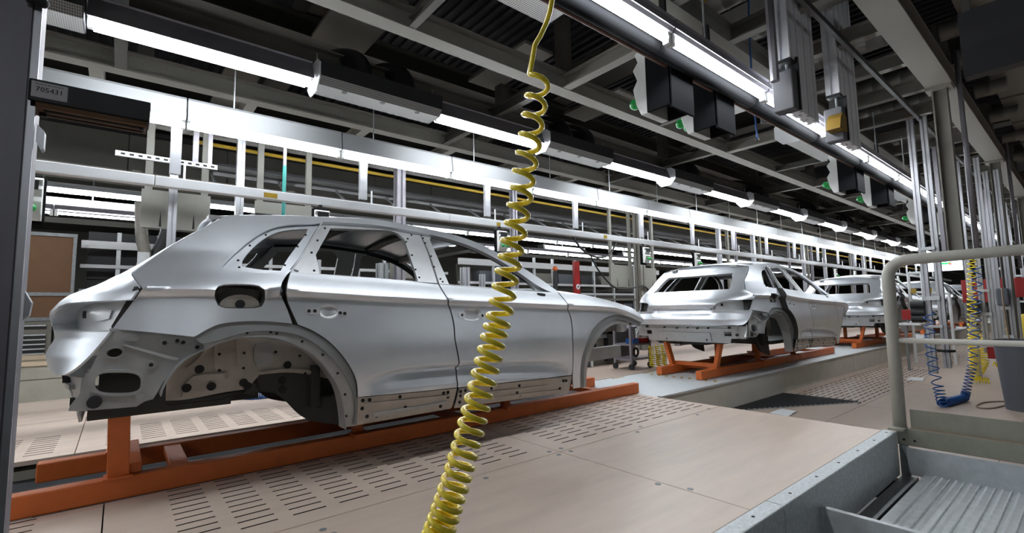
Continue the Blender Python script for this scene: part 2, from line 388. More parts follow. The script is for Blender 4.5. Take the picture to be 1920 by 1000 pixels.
# bracket flags on the post
mb = MB(); mb.prism([(-0.112, 1.232), (-0.103, 1.222), (-0.103, 1.195), (-0.106, 1.192), (-0.112, 1.205)], lambda a, b, t: (a, 1.02+t, b), 0.02)
mb.build('bracket', M['alu'], ps)
mb = MB(); mb.prism([(-0.112, 0.972), (-0.104, 0.955), (-0.106, 0.935), (-0.112, 0.93)], lambda a, b, t: (a, 1.02+t, b), 0.02)
mb.build('bracket', M['alu'], ps)
sc = root('scanner_bar', (-0.04, 1.0, 1.25), 'black scanner bar with white number label on the left post', 'scanner')
MB().bx(-0.122, 0.026, 1.0, 1.05, 1.262, 1.297).build('housing', M['anthra'], sc, bevel=0.002)
MB().bx(-0.119, 0.022, 1.003, 1.047, 1.254, 1.262).build('under_cover', M['brown'], sc)
mb = MB(); mb.bx(-0.105, 0.018, 1.012, 1.020, 1.2525, 1.254); mb.bx(-0.112, 0.018, 1.034, 1.038, 1.2525, 1.254)
mb.build('slots', M['dark'], sc, kind='stuff')
mb = MB(); mb.cyl((-0.107, 1.03, 1.254), (-0.107, 1.03, 1.248), 0.005, 10); mb.cyl((0.016, 1.015, 1.254), (0.016, 1.015, 1.249), 0.004, 10)
mb.build('feet', M['black'], sc, kind='stuff')
lb = MB().bx(-0.119, -0.078, 0.9985, 1.0, 1.268, 1.293).build('number_label', M['labelp'], sc, bevel=0.0006)
text_mesh('705431', 0.0105, lambda a, b: (-0.0985+a, 0.9980, 1.2805+b)).build('number', M['ink'], lb)
text_mesh('Numero de inventario', 0.0036, lambda a, b: (-0.0985+a, 0.9980, 1.2892+b)).build('small_print', M['ink'], lb)
# ================================================================ CAR BODIES
D, YC, PITCHX = 2.66, 3.60, 6.15          # flank plane, centre line and spacing of the line
metal = mat('bare_zinc_body', (0.72, 0.755, 0.80), 0.36, 0.76, 0.05, 3.0, 0.015, 250)
metal_d = mat('zinc_inner_sheet', (0.43, 0.435, 0.435), 0.42, 0.6, 0.12, 8.0, 0.03, 90)
metal_b = mat('bright_zinc_flange', (0.72, 0.74, 0.76), 0.33, 0.6, 0.05, 10)
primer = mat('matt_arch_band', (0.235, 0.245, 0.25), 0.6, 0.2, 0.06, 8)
liner = mat('wheelhouse_sheet', (0.47, 0.43, 0.385), 0.42, 0.45, 0.14, 7, 0.04, 60)
sealer = mat('dark_underbody', (0.035, 0.036, 0.032), 0.55, 0, 0.15, 12)
_zc = [(268, 541), (400, 542.5), (540, 544.5), (700, 555), (840, 562.5), (1000, 569.5), (1068, 572.5), (1120, 574), (1160, 577), (1190, 584)]
_q = np.array([atY(x, y, D) for x, y in _zc])
ZCX = list(_q[:, 0])+[4.2]; ZCZ = list(_q[:, 2])+[0.78]
_sw = np.array([atY(x, y, D) for x, y in [(686, 733), (702, 716), (730, 704), (765, 698), (800, 695), (855, 691), (940, 686), (1020, 684), (1050, 687), (1072, 696), (1080, 705)]])
def surf(X, Z):
    """inward offset of the flank from the plane y = D"""
    X = np.asarray(X, float); Z = np.asarray(Z, float)
    zc = np.interp(X, ZCX, ZCZ); d = Z-zc
    r = np.clip((0.42-X)/0.55, 0, 1.6); f = np.clip((X-2.9)/0.95, 0, 1.5)
    s = 0.15*r*r+0.15*f*f
    up = np.clip(d, 0, None)
    s = s+np.where(up < 0.085, 0.055*(up/0.085)**1.12, 0.055+(up-0.085)*0.60+0.10*(up-0.085)**2)
    e = np.clip((0.75-X)/0.65, 0, 1.5); s = s+0.10*e*e*np.clip(up/0.2, 0, 1)
    u = np.clip(-d, 0, None)
    a = np.clip(u/0.03, 0, 1); a = a*a*(3-2*a); b = np.clip((u-0.03)/0.30, 0, 1); b = b*b*(3-2*b)
    s = s+0.030*a*(1-b)
    lo = np.clip(0.74-Z, 0, None); s = s+0.34*lo*lo
    zs = np.interp(X, _sw[:, 0], _sw[:, 2], left=-1, right=-1)
    wdt = np.clip((X-_sw[0, 0])/0.25, 0, 1)*np.clip((_sw[-1, 0]-X)/0.25, 0, 1); wdt = np.sqrt(wdt)
    k = np.where(zs > 0, np.where(Z < zs, np.clip(1-(zs-Z)/0.10, 0, 1), np.clip(1-(Z-zs)/0.026, 0, 1)), 0)
    k = np.where((zs > 0) & (Z >= zs), k*k*(3-2*k), k)
    return s+0.052*k*wdt
def onflank(px, inset=0.0, plane=None):
    out = []
    for x, y in px:
        yy = D if plane is None else plane
        p = atY(x, y, yy)
        if plane is None:
            for _ in range(12): p = atY(x, y, D+float(surf(p[0], p[2]))+inset)
        out.append((p[0], p[2]))
    return out
def smooth_poly(P, ds=0.02, corner=40):
    P = [np.array(p, float) for p in P]; n = len(P); cor = []
    for i in range(n):
        a = P[i]-P[i-1]; b = P[(i+1) % n]-P[i]
        c = np.dot(a, b)/(np.linalg.norm(a)*np.linalg.norm(b)+1e-12); cor.append(math.degrees(math.acos(max(-1, min(1, c)))) > corner)
    out = []
    for i in range(n):
        p1, p2 = P[i], P[(i+1) % n]; L = np.linalg.norm(p2-p1)
        p0 = P[i-1] if not cor[i] else p1-(p2-p1); p3 = P[(i+2) % n] if not cor[(i+1) % n] else p2+(p2-p1)
        t1 = (p2-p0)/(np.linalg.norm(p2-p1)+np.linalg.norm(p1-p0))*L; t2 = (p3-p1)/(np.linalg.norm(p3-p2)+np.linalg.norm(p2-p1))*L
        k = max(1, int(round(L/ds)))
        for j in range(k):
            t = j/k; h = (2*t**3-3*t**2+1, t**3-2*t**2+t, -2*t**3+3*t**2, t**3-t**2)
            out.append(h[0]*p1+h[1]*t1+h[2]*p2+h[3]*t2)
    return np.array(out)
def smooth_open(P, ds):
    s = smooth_poly(list(P)+[(P[-1][0], P[0][1]-1), (P[0][0], P[0][1]-1)], ds, 40)
    k = [i for i, p in enumerate(s) if np.linalg.norm(p-np.array(P[-1])) < 1e-6]
    return s[:k[0]+1]
def inside(poly, Q):
    x, y = Q[:, 0], Q[:, 1]; r = np.zeros(len(Q), bool); n = len(poly)
    for i in range(n):
        x1, y1 = poly[i]; x2, y2 = poly[(i+1) % n]
        if y1 == y2: continue
        c = ((y1 > y) != (y2 > y)) & (x < (x2-x1)*(y-y1)/(y2-y1)+x1); r ^= c
    return r
def cdt(outer, holes, rx, rz, lines=(), warp=False):
    loops = [outer]+holes; B = np.vstack(loops); LP = []; LE = []
    for ln in lines:                           # crease lines: kept where they run inside the sheet
        k = inside(outer, ln)
        for h in holes: k &= ~inside(h, ln)
        for b in B: k &= ((ln[:, 0]-b[0])/0.012)**2+((ln[:, 1]-b[1])/0.007)**2 > 1
        for i in range(len(ln)):
            if k[i]:
                if i and k[i-1]: LE.append((len(LP)-1, len(LP)))
                LP.append(ln[i])
    lo, hi = outer.min(0), outer.max(0)
    gx, gz = np.meshgrid(np.arange(lo[0]+rx/2, hi[0], rx), np.arange(lo[1]+rz/2, hi[1], rz)); Q = np.c_[gx.ravel(), gz.ravel()]
    if warp:                                   # rows that follow the shoulder crease
        gx, gz = np.meshgrid(np.arange(lo[0]+rx/2, hi[0], rx), np.arange(-70, 50)*rz); Q = np.c_[gx.ravel(), (gz+np.interp(gx, ZCX, ZCZ)).ravel()]
        Q = Q[(Q[:, 1] > lo[1]) & (Q[:, 1] < hi[1])]
    if len(Q):
        k = inside(outer, Q)
        for h in holes: k &= ~inside(h, Q)
        Q = Q[k]
    if len(Q):
        d = np.full(len(Q), 9.0)
        for b in B: d = np.minimum(d, ((Q[:, 0]-b[0])/rx)**2+((Q[:, 1]-b[1])/rz)**2)
        for b in LP: d = np.minimum(d, ((Q[:, 0]-b[0])/rx)**2+((Q[:, 1]-b[1])/0.008)**2+0.10)
        Q = Q[d > 0.22]
    V = [Vector((float(a), float(b))) for a, b in B]+[Vector((float(a), float(b))) for a, b in Q]
    E = []; n = 0
    for l in loops: E += [(n+i, n+(i+1) % len(l)) for i in range(len(l))]; n += len(l)
    E += [(len(V)+a, len(V)+b) for a, b in LE]; V += [Vector((float(a), float(b))) for a, b in LP]
    r = delaunay_2d_cdt(V, E, [], 0, 1e-5); P = np.array([tuple(v) for v in r[0]]); T = [tuple(f) for f in r[2]]
    c = np.array([P[list(t)].mean(0) for t in T]); k = inside(outer, c)
    for h in holes: k &= ~inside(h, c)
    return P, [t for t, q in zip(T, k) if q]
_fx = np.arange(-0.4, 4.1, 0.02); _fz = np.interp(_fx, ZCX, ZCZ); _sx = np.arange(_sw[0, 0]+0.01, _sw[-1, 0], 0.02); _sz = np.interp(_sx, _sw[:, 0], _sw[:, 2])
FEAT = [np.c_[_fx, _fz+q] for q in (0.0, -0.030, 0.085)]+[np.c_[_sx, _sz+q] for q in (0.0, 0.026)]
SIDE = []
def sheet(name, P, T, fn, mt, parent, solid=0.012, flip=False, smooth=True):
    X3 = fn(P[:, 0], P[:, 1]); mb = MB(); mb.v = [tuple(q) for q in X3]
    mb.f = [t[::-1] if flip else t for t in T]
    return mb.build(name, mt, parent, smooth=smooth, solid=solid)
def flank(name, outer, holes=(), inset=0.0, mt=None, parent=None, rx=0.045, rz=0.015, solid=0.010, ds=0.02, plane=None, corner=40, world=False):
    o = smooth_poly(outer if world else onflank(outer, inset, plane), ds, corner); hs = [smooth_poly(h if world else onflank(h, inset, plane), ds, corner) for h in holes]
    P, T = cdt(o, hs, rx, rz, (), plane is None and rx < 0.06)
    fn = (lambda x, z: np.c_[x, D+surf(x, z)+inset, z]) if plane is None else (lambda x, z: np.c_[x, np.full(len(x), plane), z])
    # the outside looks towards -y: make sure faces wind that way
    a = P[T[0][1]]-P[T[0][0]]; b = P[T[0][2]]-P[T[0][0]]
    ob = sheet(name, P, T, fn, mt or metal, parent, solid, flip=(a[0]*b[1]-a[1]*b[0]) < 0)
    SIDE.append(ob); return ob
def side(ob): SIDE.append(ob); return ob
def discs(name, px, r, mt, parent, plane=None, inset=-0.002, n=10, world=False):
    mb = MB()
    for x, z in (px if world else onflank(px, 0, plane)):
        y = (plane if plane is not None else D+float(surf(x, z)))+inset
        k = len(mb.v); mb.v += [(x+r*math.cos(2*math.pi*i/n), y, z+r*math.sin(2*math.pi*i/n)) for i in range(n)]+[(x+r*math.cos(2*math.pi*i/n), y+0.004, z+r*math.sin(2*math.pi*i/n)) for i in range(n)]
        mb.f += [tuple(range(k, k+n))]+[(k+i, k+n+i, k+n+(i+1) % n, k+(i+1) % n) for i in range(n)]
    return side(mb.build(name, mt, parent, kind='stuff'))

car = root('car_body', (1.9, YC, 0.25), 'bare silver car body filling the left of the line, its flank to the viewer', 'car', 'car bodies on the line')
# ---- rear quarter
q_out = [(268, 541), (247, 513), (280, 490), (320, 463), (360, 440), (400, 418.5), (425, 405), (460, 404), (500, 404), (560, 405), (604, 407), (605, 417), (590, 440), (568, 478), (546, 507), (536, 518), (528, 532), (527, 546), (532, 566), (539, 582), (548, 607), (506, 603), (460, 602.5), (414, 607.5), (388, 618), (364, 632), (290, 624), (211, 617), (238, 581)]
q_win = [(416, 499), (432, 482), (460, 458), (492, 436), (520, 425), (552, 421), (580, 420), (601, 419), (588, 440), (566, 477), (546, 506), (500, 512), (440, 508)]
q_fuel = [(404, 544), (409, 537), (420, 533.5), (460, 533), (486, 536), (496, 543), (497, 563), (491, 575), (478, 578), (422, 578), (409, 573), (404, 563)]
q = flank('quarter_panel', q_out, [q_win, q_fuel], 0, metal, car)
q_in = [(453.6, 500), (455, 488), (480, 460), (504, 443), (532, 433), (577, 429.6), (573, 440), (564, 452), (540, 484), (526, 508), (490, 506)]
w_ = [(416, 500), (432, 480), (460, 456), (492, 434), (520, 423), (552, 419.5), (580, 418.5), (604, 417), (590, 440), (568, 478), (547, 510), (500, 514), (440, 510)]
flank('window_frame', w_, [q_in], 0.022, metal, q)
discs('rivet_holes', [(448, 488), (470, 460), (500, 440), (575, 440), (560, 462), (450, 501), (536, 497)], 0.006, M['dark'], q, inset=0.019)
# fuel filler cup
fo = smooth_poly(onflank(q_fuel), 0.02); mb = MB(); n = len(fo)
yo = D+surf(fo[:, 0], fo[:, 1])
c = fo.mean(0); fi = c+(fo-c)*0.86
mb.v = [(x, y+0.004, z) for (x, z), y in zip(fo, yo)]+[(x, y+0.05, z) for (x, z), y in zip(fi, yo)]
mb.f = [(i, n+i, n+(i+1) % n, (i+1) % n) for i in range(n)]+[tuple(range(n, 2*n))]
fc = side(mb.build('fuel_recess', sealer, q))
mb = MB(); mb.prism([(c[0]+0.085*math.cos(a)*1.05, c[1]-0.042+0.055*math.sin(a)) for a in [2*math.pi*i/20 for i in range(20)]], lambda a, b, t: (a, float(yo.mean())+0.049-t, b), 0.012)
side(mb.build('filler_plate', liner, fc))
mb = MB().cyl((c[0], yo.mean()+0.036, c[1]-0.035), (c[0], yo.mean()+0.030, c[1]-0.035), 0.022, 14)
side(mb.build('filler_hole', M['dark'], fc))
flank('lamp_jamb', [(268, 541.5), (249, 543.5), (229, 578), (208, 613), (211.5, 617.5), (239, 581)], [], 0.012, M['dark'], q, rx=0.1, rz=0.1, solid=0.02, corner=30)
# arch band + flange + wheelhouse (rear)
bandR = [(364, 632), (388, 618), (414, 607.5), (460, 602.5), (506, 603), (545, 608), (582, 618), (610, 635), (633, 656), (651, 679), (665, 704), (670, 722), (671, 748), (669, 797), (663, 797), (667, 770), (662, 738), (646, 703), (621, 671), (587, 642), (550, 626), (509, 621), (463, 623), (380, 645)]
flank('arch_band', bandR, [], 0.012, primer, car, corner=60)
flR = [(380, 643), (463, 621), (509, 619), (550, 624), (587, 640), (621, 669), (648, 702), (664, 736), (669, 770), (668, 799), (642, 802), (642, 764), (635, 727), (617, 697), (587, 665), (552, 647), (518, 635), (483, 632), (437, 636), (384, 655)]
fl = flank('arch_flange', flR, [], 0.026, metal_d, car, corner=60)
discs('flange_holes', [(407, 637), (465, 624.5), (510, 623), (521, 626), (569, 641), (608, 666), (636, 701), (650, 741), (652, 782)], 0.007, M['dark'], fl, inset=0.022)
ia = smooth_open(onflank([(300, 742), (318, 705), (345, 676), (384, 655), (437, 636), (483, 632), (518, 635), (552, 647), (587, 665), (617, 697), (635, 727), (642, 764), (642, 802)], 0.026), 0.03)
mb = MB(); n = len(ia)
for q in (0.035, 0.5, 1.0): mb.v += [(x, D+(0.035 if q < 0.1 else q*(0.37-0.23*min(1, max(0, (x-0.55)/0.2)))), z) for x, z in ia]
mb.f = [(j*n+i, j*n+i+1, (j+1)*n+i+1, (j+1)*n+i) for j in range(2) for i in range(n-1)]
side(mb.build('wheel_arch_liner', metal_d, car, smooth=True, solid=0.004))
PW = D+0.37
wh = flank('wheelhouse', [(285, 752), (345, 750), (420, 736), (462, 730), (487, 703), (540, 699), (590, 705), (650, 720), (668, 690), (650, 630), (560, 590), (450, 580), (350, 600), (280, 660)], [], 0, liner, car, plane=PW, rx=0.08, rz=0.08, corner=30)
flank('side_member', [(455, 740), (487, 700), (540, 697), (590, 703), (655, 720), (665, 800), (585, 790), (562, 778), (530, 747), (505, 736)], [], 0, sealer, car, plane=PW+0.05, rx=0.1, rz=0.1, solid=0.03)
for i, poly in enumerate(([(401, 641), (424, 638), (419, 692), (411, 699), (403, 692)], [(443, 634), (468, 632), (464, 688), (456, 695), (447, 688)], [(480, 644), (500, 641), (511, 650), (511, 678), (506, 688), (482, 688), (477, 676), (477, 654)], [(340, 745), (352, 715), (366, 705), (425, 700), (428, 712), (380, 716), (360, 722), (352, 746)], [(350, 690), (372, 672), (392, 640), (399, 642), (386, 676), (362, 700)], [(487, 698), (540, 692), (600, 698), (636, 712), (600, 704), (540, 698), (490, 702)])):
    flank('pressed_rib', poly, [], 0, liner if i != 2 else metal_d, wh, plane=PW-0.024, rx=0.1, rz=0.1, solid=0.024, corner=50)
discs('wheelhouse_holes', [(373, 692), (349, 727), (395, 724), (455, 717), (462, 723), (537, 684), (549, 643)], 0.022, M['dark'], wh, plane=PW, inset=-0.026, n=14)
discs('rivet_holes', [(410, 694), (455, 690), (410, 664), (456, 662), (515, 660), (570, 700), (560, 667)], 0.008, M['dark'], wh, plane=PW, inset=-0.026)
discs('member_holes', [(529, 714), (530, 731), (584, 737), (598, 758)], 0.022, M['dark'], wh, plane=PW+0.046, n=14)
# rear side panel with its openings (behind the missing bumper)
PS = D+0.105
def ell(cx, cy, a, b, p=2.0, n=20, rot=0):
    r = []
    for i in range(n):
        t = 2*math.pi*i/n; x = a*math.copysign(abs(math.cos(t))**(2/p), math.cos(t)); y = b*math.copysign(abs(math.sin(t))**(2/p), math.sin(t))
        r.append((cx+x*math.cos(rot)-y*math.sin(rot), cy+x*math.sin(rot)+y*math.cos(rot)))
    return r
rs = flank('rear_side_panel', [(206, 616), (290, 620), (366, 630), (384, 643), (384, 650), (344, 679), (326, 694), (306, 717), (294, 738), (287, 749), (272, 753), (256, 763), (168, 770), (162, 769), (166, 700), (171, 690), (192, 648)], [ell(221, 718.5, 43, 19, 3.2, 24), ell(215, 662, 14, 8, 2, 16, -0.15)], 0, metal_d, car, plane=PS, rx=0.06, rz=0.06, solid=0.012, corner=35)
for (cx, cy, a, b, p, ro) in ((221, 718.5, 50, 25, 3.2, 0), (215, 662, 19, 11.5, 2, -0.15)):
    flank('pressed_rim', ell(cx, cy, a, b, p, 24, ro), [ell(cx, cy, a*0.87, b*0.80, p, 24, ro)], 0, metal_d, rs, plane=PS-0.014, rx=0.1, rz=0.1, solid=0.014)
for (cx, cy, a) in ((283, 684, 9), (263, 745, 9), (308, 643, 11), (247, 633, 16)):
    flank('pressed_boss', ell(cx, cy, a, a*0.85 if a < 14 else a*0.5, 2, 16), [], 0, metal_d, rs, plane=PS-0.013, rx=0.1, rz=0.1, solid=0.013)
flank('pressed_fold', [(228, 647), (236, 647), (335, 672), (333, 675), (318, 674)], [], 0, metal_b, rs, plane=PS-0.014, rx=0.1, rz=0.1, solid=0.014)
discs('panel_holes', [(283, 684), (308, 643), (343, 642), (332, 639), (369, 651)], 0.009, M['dark'], rs, plane=PS, inset=-0.017)
side(MB().bx(-0.06, 0.19, PS+0.13, PS+0.15, 0.50, 0.80).build('inner_panel', sealer, car))
mb = MB(); pc = onflank([(177, 754)], 0, PS)[0]
mb.cyl((pc[0], PS-0.002, pc[1]), (pc[0], PS-0.02, pc[1]), 0.026, 16); side(mb.build('rubber_plug', M['black'], rs))
flank('tow_bracket', [(128, 771), (131, 762), (152, 735), (160, 700), (166, 700), (164, 772)], [], 0, metal_d, rs, plane=PS+0.02, rx=0.1, rz=0.1, solid=0.02)
# ---- doors
rd_out = [(545, 511), (620, 517), (700, 522), (780, 529), (821, 533.5), (835, 556), (842.5, 580), (849.5, 608), (852.5, 640), (853, 690), (855, 709), (856.5, 727), (780, 735), (671, 745), (670, 722), (665, 704), (651, 679), (633, 656), (610, 635), (582, 618), (559, 609), (547, 583), (539, 563), (537, 548), (539, 534)]
cup1 = ell(617, 584, 18, 14, 2.3, 20); cup2 = ell(885, 590, 17, 13, 2.3, 20)
rd = flank('rear_door', rd_out, [cup1], 0, metal, car, rz=0.010)
fd_out = [(824, 533.5), (900, 540), (1000, 546.5), (1046, 549), (1064, 571), (1068.5, 594), (1072, 616), (1073, 640), (1072.5, 704), (960, 716), (859, 727), (857.5, 709), (855.5, 690), (855, 640), (852, 608), (845, 580), (837.5, 556)]
fd = flank('front_door', fd_out, [cup2], 0, metal, car, rz=0.010)
def handle(cup, door, plates):
    o = smooth_poly(onflank(cup), 0.012); c = o.mean(0); n = len(o); y0 = D+surf(o[:, 0], o[:, 1]); mb = MB(); K = 9
    for k in range(K):
        t = k/K; s = math.cos(t*math.pi/2)**0.55 if k else 1.02
        mb.v += [(c[0]+(x-c[0])*s, y+0.002+0.019*math.sin(t*math.pi/2), c[1]+(z-c[1])*s) for (x, z), y in zip(o, y0)]
    mb.f = [(k*n+i, (k+1)*n+i, (k+1)*n+(i+1) % n, k*n+(i+1) % n) for k in range(K-1) for i in range(n)]
    mb.v.append((c[0], float(y0.mean())+0.022, c[1])); mb.f += [((K-1)*n+i, K*n, (K-1)*n+(i+1) % n) for i in range(n)]
    cupo = side(mb.build('handle_recess', metal_b, door, smooth=True))
    for p, hs in plates:
        pl = flank('handle_mount', p, [], -0.003, metal_b, door, rx=0.1, rz=0.1, solid=0.004, ds=0.008, corner=70)
        discs('mount_holes', hs, 0.0095, M['dark'], pl, inset=-0.005)
handle(cup1, rd, (([(573, 581), (577, 577), (598, 578), (600, 590), (580, 590), (574, 587)], [(579, 583.5), (590, 583.5)]), ([(633, 581), (646, 582), (651, 588), (647, 593), (634, 593)], [(637.5, 587), (646, 588)])))
handle(cup2, fd, (([(859, 590), (863, 585), (872, 585), (873, 597), (862, 597)], [(866, 591)]), ([(898, 587), (908, 588), (910, 593), (906, 598), (898, 598)], [(904, 592)])))
# bottom panels of the doors, bare and pierced
rl_ = flank('lower_door_panel', [(671, 746), (780, 736.5), (857, 728.5), (855, 737), (848, 763), (845, 766.5), (669, 798)], [], 0.016, liner, rd, corner=30)
discs('panel_holes', [(682, 752), (695, 751), (752, 745), (834, 738), (842, 736.5), (842, 745), (681, 767), (690, 782), (762, 765), (828, 763), (708, 781)], 0.011, M['dark'], rl_, inset=0.012)
flank('pressed_rib', [(684, 757), (842, 741), (842, 744), (684, 760)], [], 0.008, liner, rl_, solid=0.008, corner=30)
flank('pressed_rib', [(700, 776), (760, 766), (800, 760), (838, 753), (838, 757), (762, 772), (702, 783)], [], 0.006, metal_d, rl_, solid=0.010, corner=30)
fl_ = flank('lower_door_panel', [(861, 728.5), (960, 717.5), (1072.5, 705.5), (1066, 737), (950, 752), (852, 766)], [], 0.016, liner, fd, corner=30)
discs('panel_holes', [(866, 735), (875, 733), (924, 729), (976, 724), (1059, 715), (1064, 714.5), (866, 743), (972, 737), (978, 741), (1052, 729), (864, 755)], 0.011, M['dark'], fl_, inset=0.012)
flank('pressed_rib', [(866, 740), (960, 730), (1066, 718), (1066, 721), (960, 733), (866, 744)], [], 0.008, liner, fl_, solid=0.008, corner=30)
flank('pressed_rib', [(890, 752), (968, 740), (1054, 731), (1054, 733.5), (968, 743), (890, 756)], [], 0.008, liner, fl_, solid=0.008, corner=30)
def edge_strip(name, px, depth, mt, parent, inset=0.002):
    P = smooth_open(onflank(px, inset), 0.03); mb = MB(); n = len(P)
    for d in (0, depth): mb.v += [(x, D+float(surf(x, z))+inset+d, z) for x, z in P]
    mb.f = [(i, i+1, n+i+1, n+i) for i in range(n-1)]
    return side(mb.build(name, mt, parent, smooth=True, solid=0.004))
edge_strip('door_edge', [(545, 511), (539, 534), (537, 548), (539, 563), (547, 583), (559, 609), (582, 618), (610, 635), (633, 656), (651, 679), (665, 704), (671, 745)], 0.09, sealer, rd)
edge_strip('door_jamb', [(605, 417), (590, 440), (568, 478), (546, 507), (536, 518), (528, 532), (527, 546), (532, 566), (539, 582), (548, 607)], 0.10, sealer, car)
# ---- window frames of the doors, pillars
rf = flank('window_frame', [(546, 511), (568, 479), (590, 441), (606, 418), (640, 419.5), (700, 424), (760, 433), (786, 438), (800, 470), (820, 531), (780, 528.5), (700, 521.5), (620, 516.5)],
           [[(620, 428), (680, 430.5), (728, 432.5), (746, 438), (758, 449), (772, 490), (784, 528), (700, 521), (599, 514), (597, 500), (592, 478), (605, 455)]], 0.030, metal_b, rd, rx=0.03, solid=0.02, corner=35)
discs('bolt_holes', [(612, 427), (598, 450), (587, 473), (592, 507), (765, 453), (776, 478), (768, 447), (783, 505), (790, 520), (775, 440)], 0.0065, M['dark'], rf, inset=0.026)
flank('pillar_fold', [(560, 508), (583, 470), (607, 424), (601, 421), (576, 466), (552, 505)], [], 0.018, metal_b, rf, rx=0.05, solid=0.012, corner=35)
ff = flank('window_frame', [(788, 438), (820, 444.5), (880, 463), (930, 487), (972, 514), (1006, 541), (1018, 546.5), (900, 539), (824, 532.5), (803, 470)],
           [[(806, 450), (808, 443.5), (820, 442.5), (846, 449), (880, 462.5), (910, 475), (940, 493), (975, 518), (995, 534), (1004, 545), (920, 539.5), (842, 533.5), (824, 492)]], 0.030, metal_b, fd, rx=0.03, solid=0.02, corner=35)
discs('bolt_holes', [(797, 446), (801, 455), (812, 480), (818, 500), (830, 523), (834, 528), (795, 440)], 0.0065, M['dark'], ff, inset=0.026)
flank('mirror_triangle', [(1006, 527), (1013, 530), (1040, 548), (1015, 546)], [], 0.034, metal_b, fd, rx=0.1, rz=0.1, solid=0.02, corner=30)
flank('mirror_slot', [(1007, 549.5), (1022, 551), (1023, 555), (1015, 555), (1008, 553)], [], -0.003, M['dark'], fd, rx=0.1, rz=0.1, solid=0.004, corner=80, ds=0.008)
flank('roof_rail', [(604, 407), (650, 408.5), (700, 411), (760, 421), (850, 440), (905, 460), (955, 487), (1005, 518), (1048, 548), (1037, 549), (1012, 538), (972, 511), (930, 485), (880, 461), (820, 443), (760, 431), (700, 422), (640, 417.5), (605, 416)], [], 0.0, metal, car, rx=0.03, solid=0.03, corner=50)
flank('rail_gutter', [(606, 415), (700, 421), (760, 430), (820, 442), (880, 460), (930, 484), (972, 510), (1025, 547), (1012, 545), (968, 516), (928, 490), (878, 466), (818, 447), (758, 435), (700, 426), (606, 420)], [], 0.038, M['dark'], car, rx=0.1, rz=0.1, solid=0.01, corner=50)
flank('inner_body_side', [(528, 505), (700, 530), (830, 540), (1060, 556), (1080, 600), (1080, 700), (1070, 725), (850, 757), (690, 785), (680, 730), (655, 680), (610, 625), (556, 600), (522, 560)], [], 0.06, sealer, car, rx=0.1, rz=0.06, solid=0.01)
# ---- front wing
flank('front_wing', [(1048.5, 549), (1088, 553), (1130, 561), (1166, 571), (1190, 581), (1203, 595), (1206, 606), (1196, 602), (1178, 594), (1156, 590), (1136, 596), (1120, 608), (1108, 624), (1099, 646), (1091, 672), (1088, 698), (1088, 727), (1075, 729), (1074.5, 700), (1075, 640), (1074, 616), (1070.5, 594), (1066, 571)], [], 0, metal, car, rx=0.03, corner=50)
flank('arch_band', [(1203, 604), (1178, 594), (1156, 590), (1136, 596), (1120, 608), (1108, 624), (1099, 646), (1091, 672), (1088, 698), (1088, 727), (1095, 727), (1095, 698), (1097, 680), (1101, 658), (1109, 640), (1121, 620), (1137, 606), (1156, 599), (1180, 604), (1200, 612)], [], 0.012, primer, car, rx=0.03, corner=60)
fa = flank('arch_flange', [(1180, 604), (1156, 599), (1137, 606), (1121, 620), (1109, 640), (1101, 658), (1097, 680), (1095, 698), (1095, 727), (1099, 727), (1100, 698), (1104, 675), (1112, 652), (1124, 632), (1140, 615), (1157, 608), (1180, 611)], [], 0.028, metal_d, car, rx=0.03, corner=60)
mb = MB()
for a, b in (((3.55, 2.80, 0.74), (3.82, 2.95, 0.74)), ((3.82, 2.95, 0.74), (3.85, 3.6, 0.70))): mb.bar(a, b, 0.05, 0.06)
side(mb.build('front_crossmember', metal_d, car))
side(MB().bar((2.9, 2.98, 0.50), (3.75, 2.98, 0.52), 0.07, 0.11).build('front_longeron', metal_d, car))
# ---- mirror everything so far to the far side
def mirror(ob, parent):
    me = ob.data.copy(); n = len(me.vertices); co = np.empty(n*3); me.vertices.foreach_get('co', co); co = co.reshape(-1, 3)
    off = OFF[ob]; co[:, 1] = 2*YC-(co[:, 1]+off.y)-OFF[car].y; me.vertices.foreach_set('co', co.ravel()); me.flip_normals(); me.update()
    o = bpy.data.objects.new(ob.name.split('.')[0], me); COL.objects.link(o); o.parent = parent; OFF[o] = OFF[parent]
    for md in ob.modifiers:
        q = o.modifiers.new(md.name, md.type)
        if md.type == 'SOLIDIFY': q.thickness = md.thickness; q.offset = -1
        else: q.split_angle = md.split_angle
    for ch in list(ob.children):
        if ch in SIDE: mirror(ch, o)
for ob in [o for o in list(SIDE) if o.parent == car]: mirror(ob, car)
# ---- roof and bonnet
def loft(name, px, crown, mt, nv=17, extra=None, solid=0.012):
    e = []
    for X, Z in smooth_open(onflank(px), 0.06): e.append((X, D+float(surf(X, Z)), Z))
    mb = MB(); n = len(e)
    for j in range(nv):
        v = -1+2*j/(nv-1)
        for X, y, Z in e:
            hw = YC-y; mb.v.append((X+(extra(v) if extra else 0), YC+v*hw, Z+crown*(1-abs(v)**2.2)))
    mb.f = [(j*n+i, j*n+i+1, (j+1)*n+i+1, (j+1)*n+i) for j in range(nv-1) for i in range(n-1)]
    return mb.build(name, mt, car, smooth=True, solid=solid)
loft('roof', [(425, 405), (460, 404), (500, 404), (560, 405), (604, 407), (650, 408.5), (700, 411), (760, 421), (850, 440), (905, 460)], 0.055, metal, extra=lambda v: -0.05*(1-v*v))
loft('bonnet', [(1048.5, 549), (1088, 553), (1130, 561), (1166, 571), (1190, 581), (1203, 595)], 0.07, metal, extra=lambda v: 0.16*(1-v*v))
MB().bx(2.05, 2.16, 2.98, 4.22, 1.40, 1.45).build('windscreen_header', metal_d, car)
MB().bx(2.72, 2.80, 2.78, 4.42, 0.42, 0.98).build('bulkhead', sealer, car)
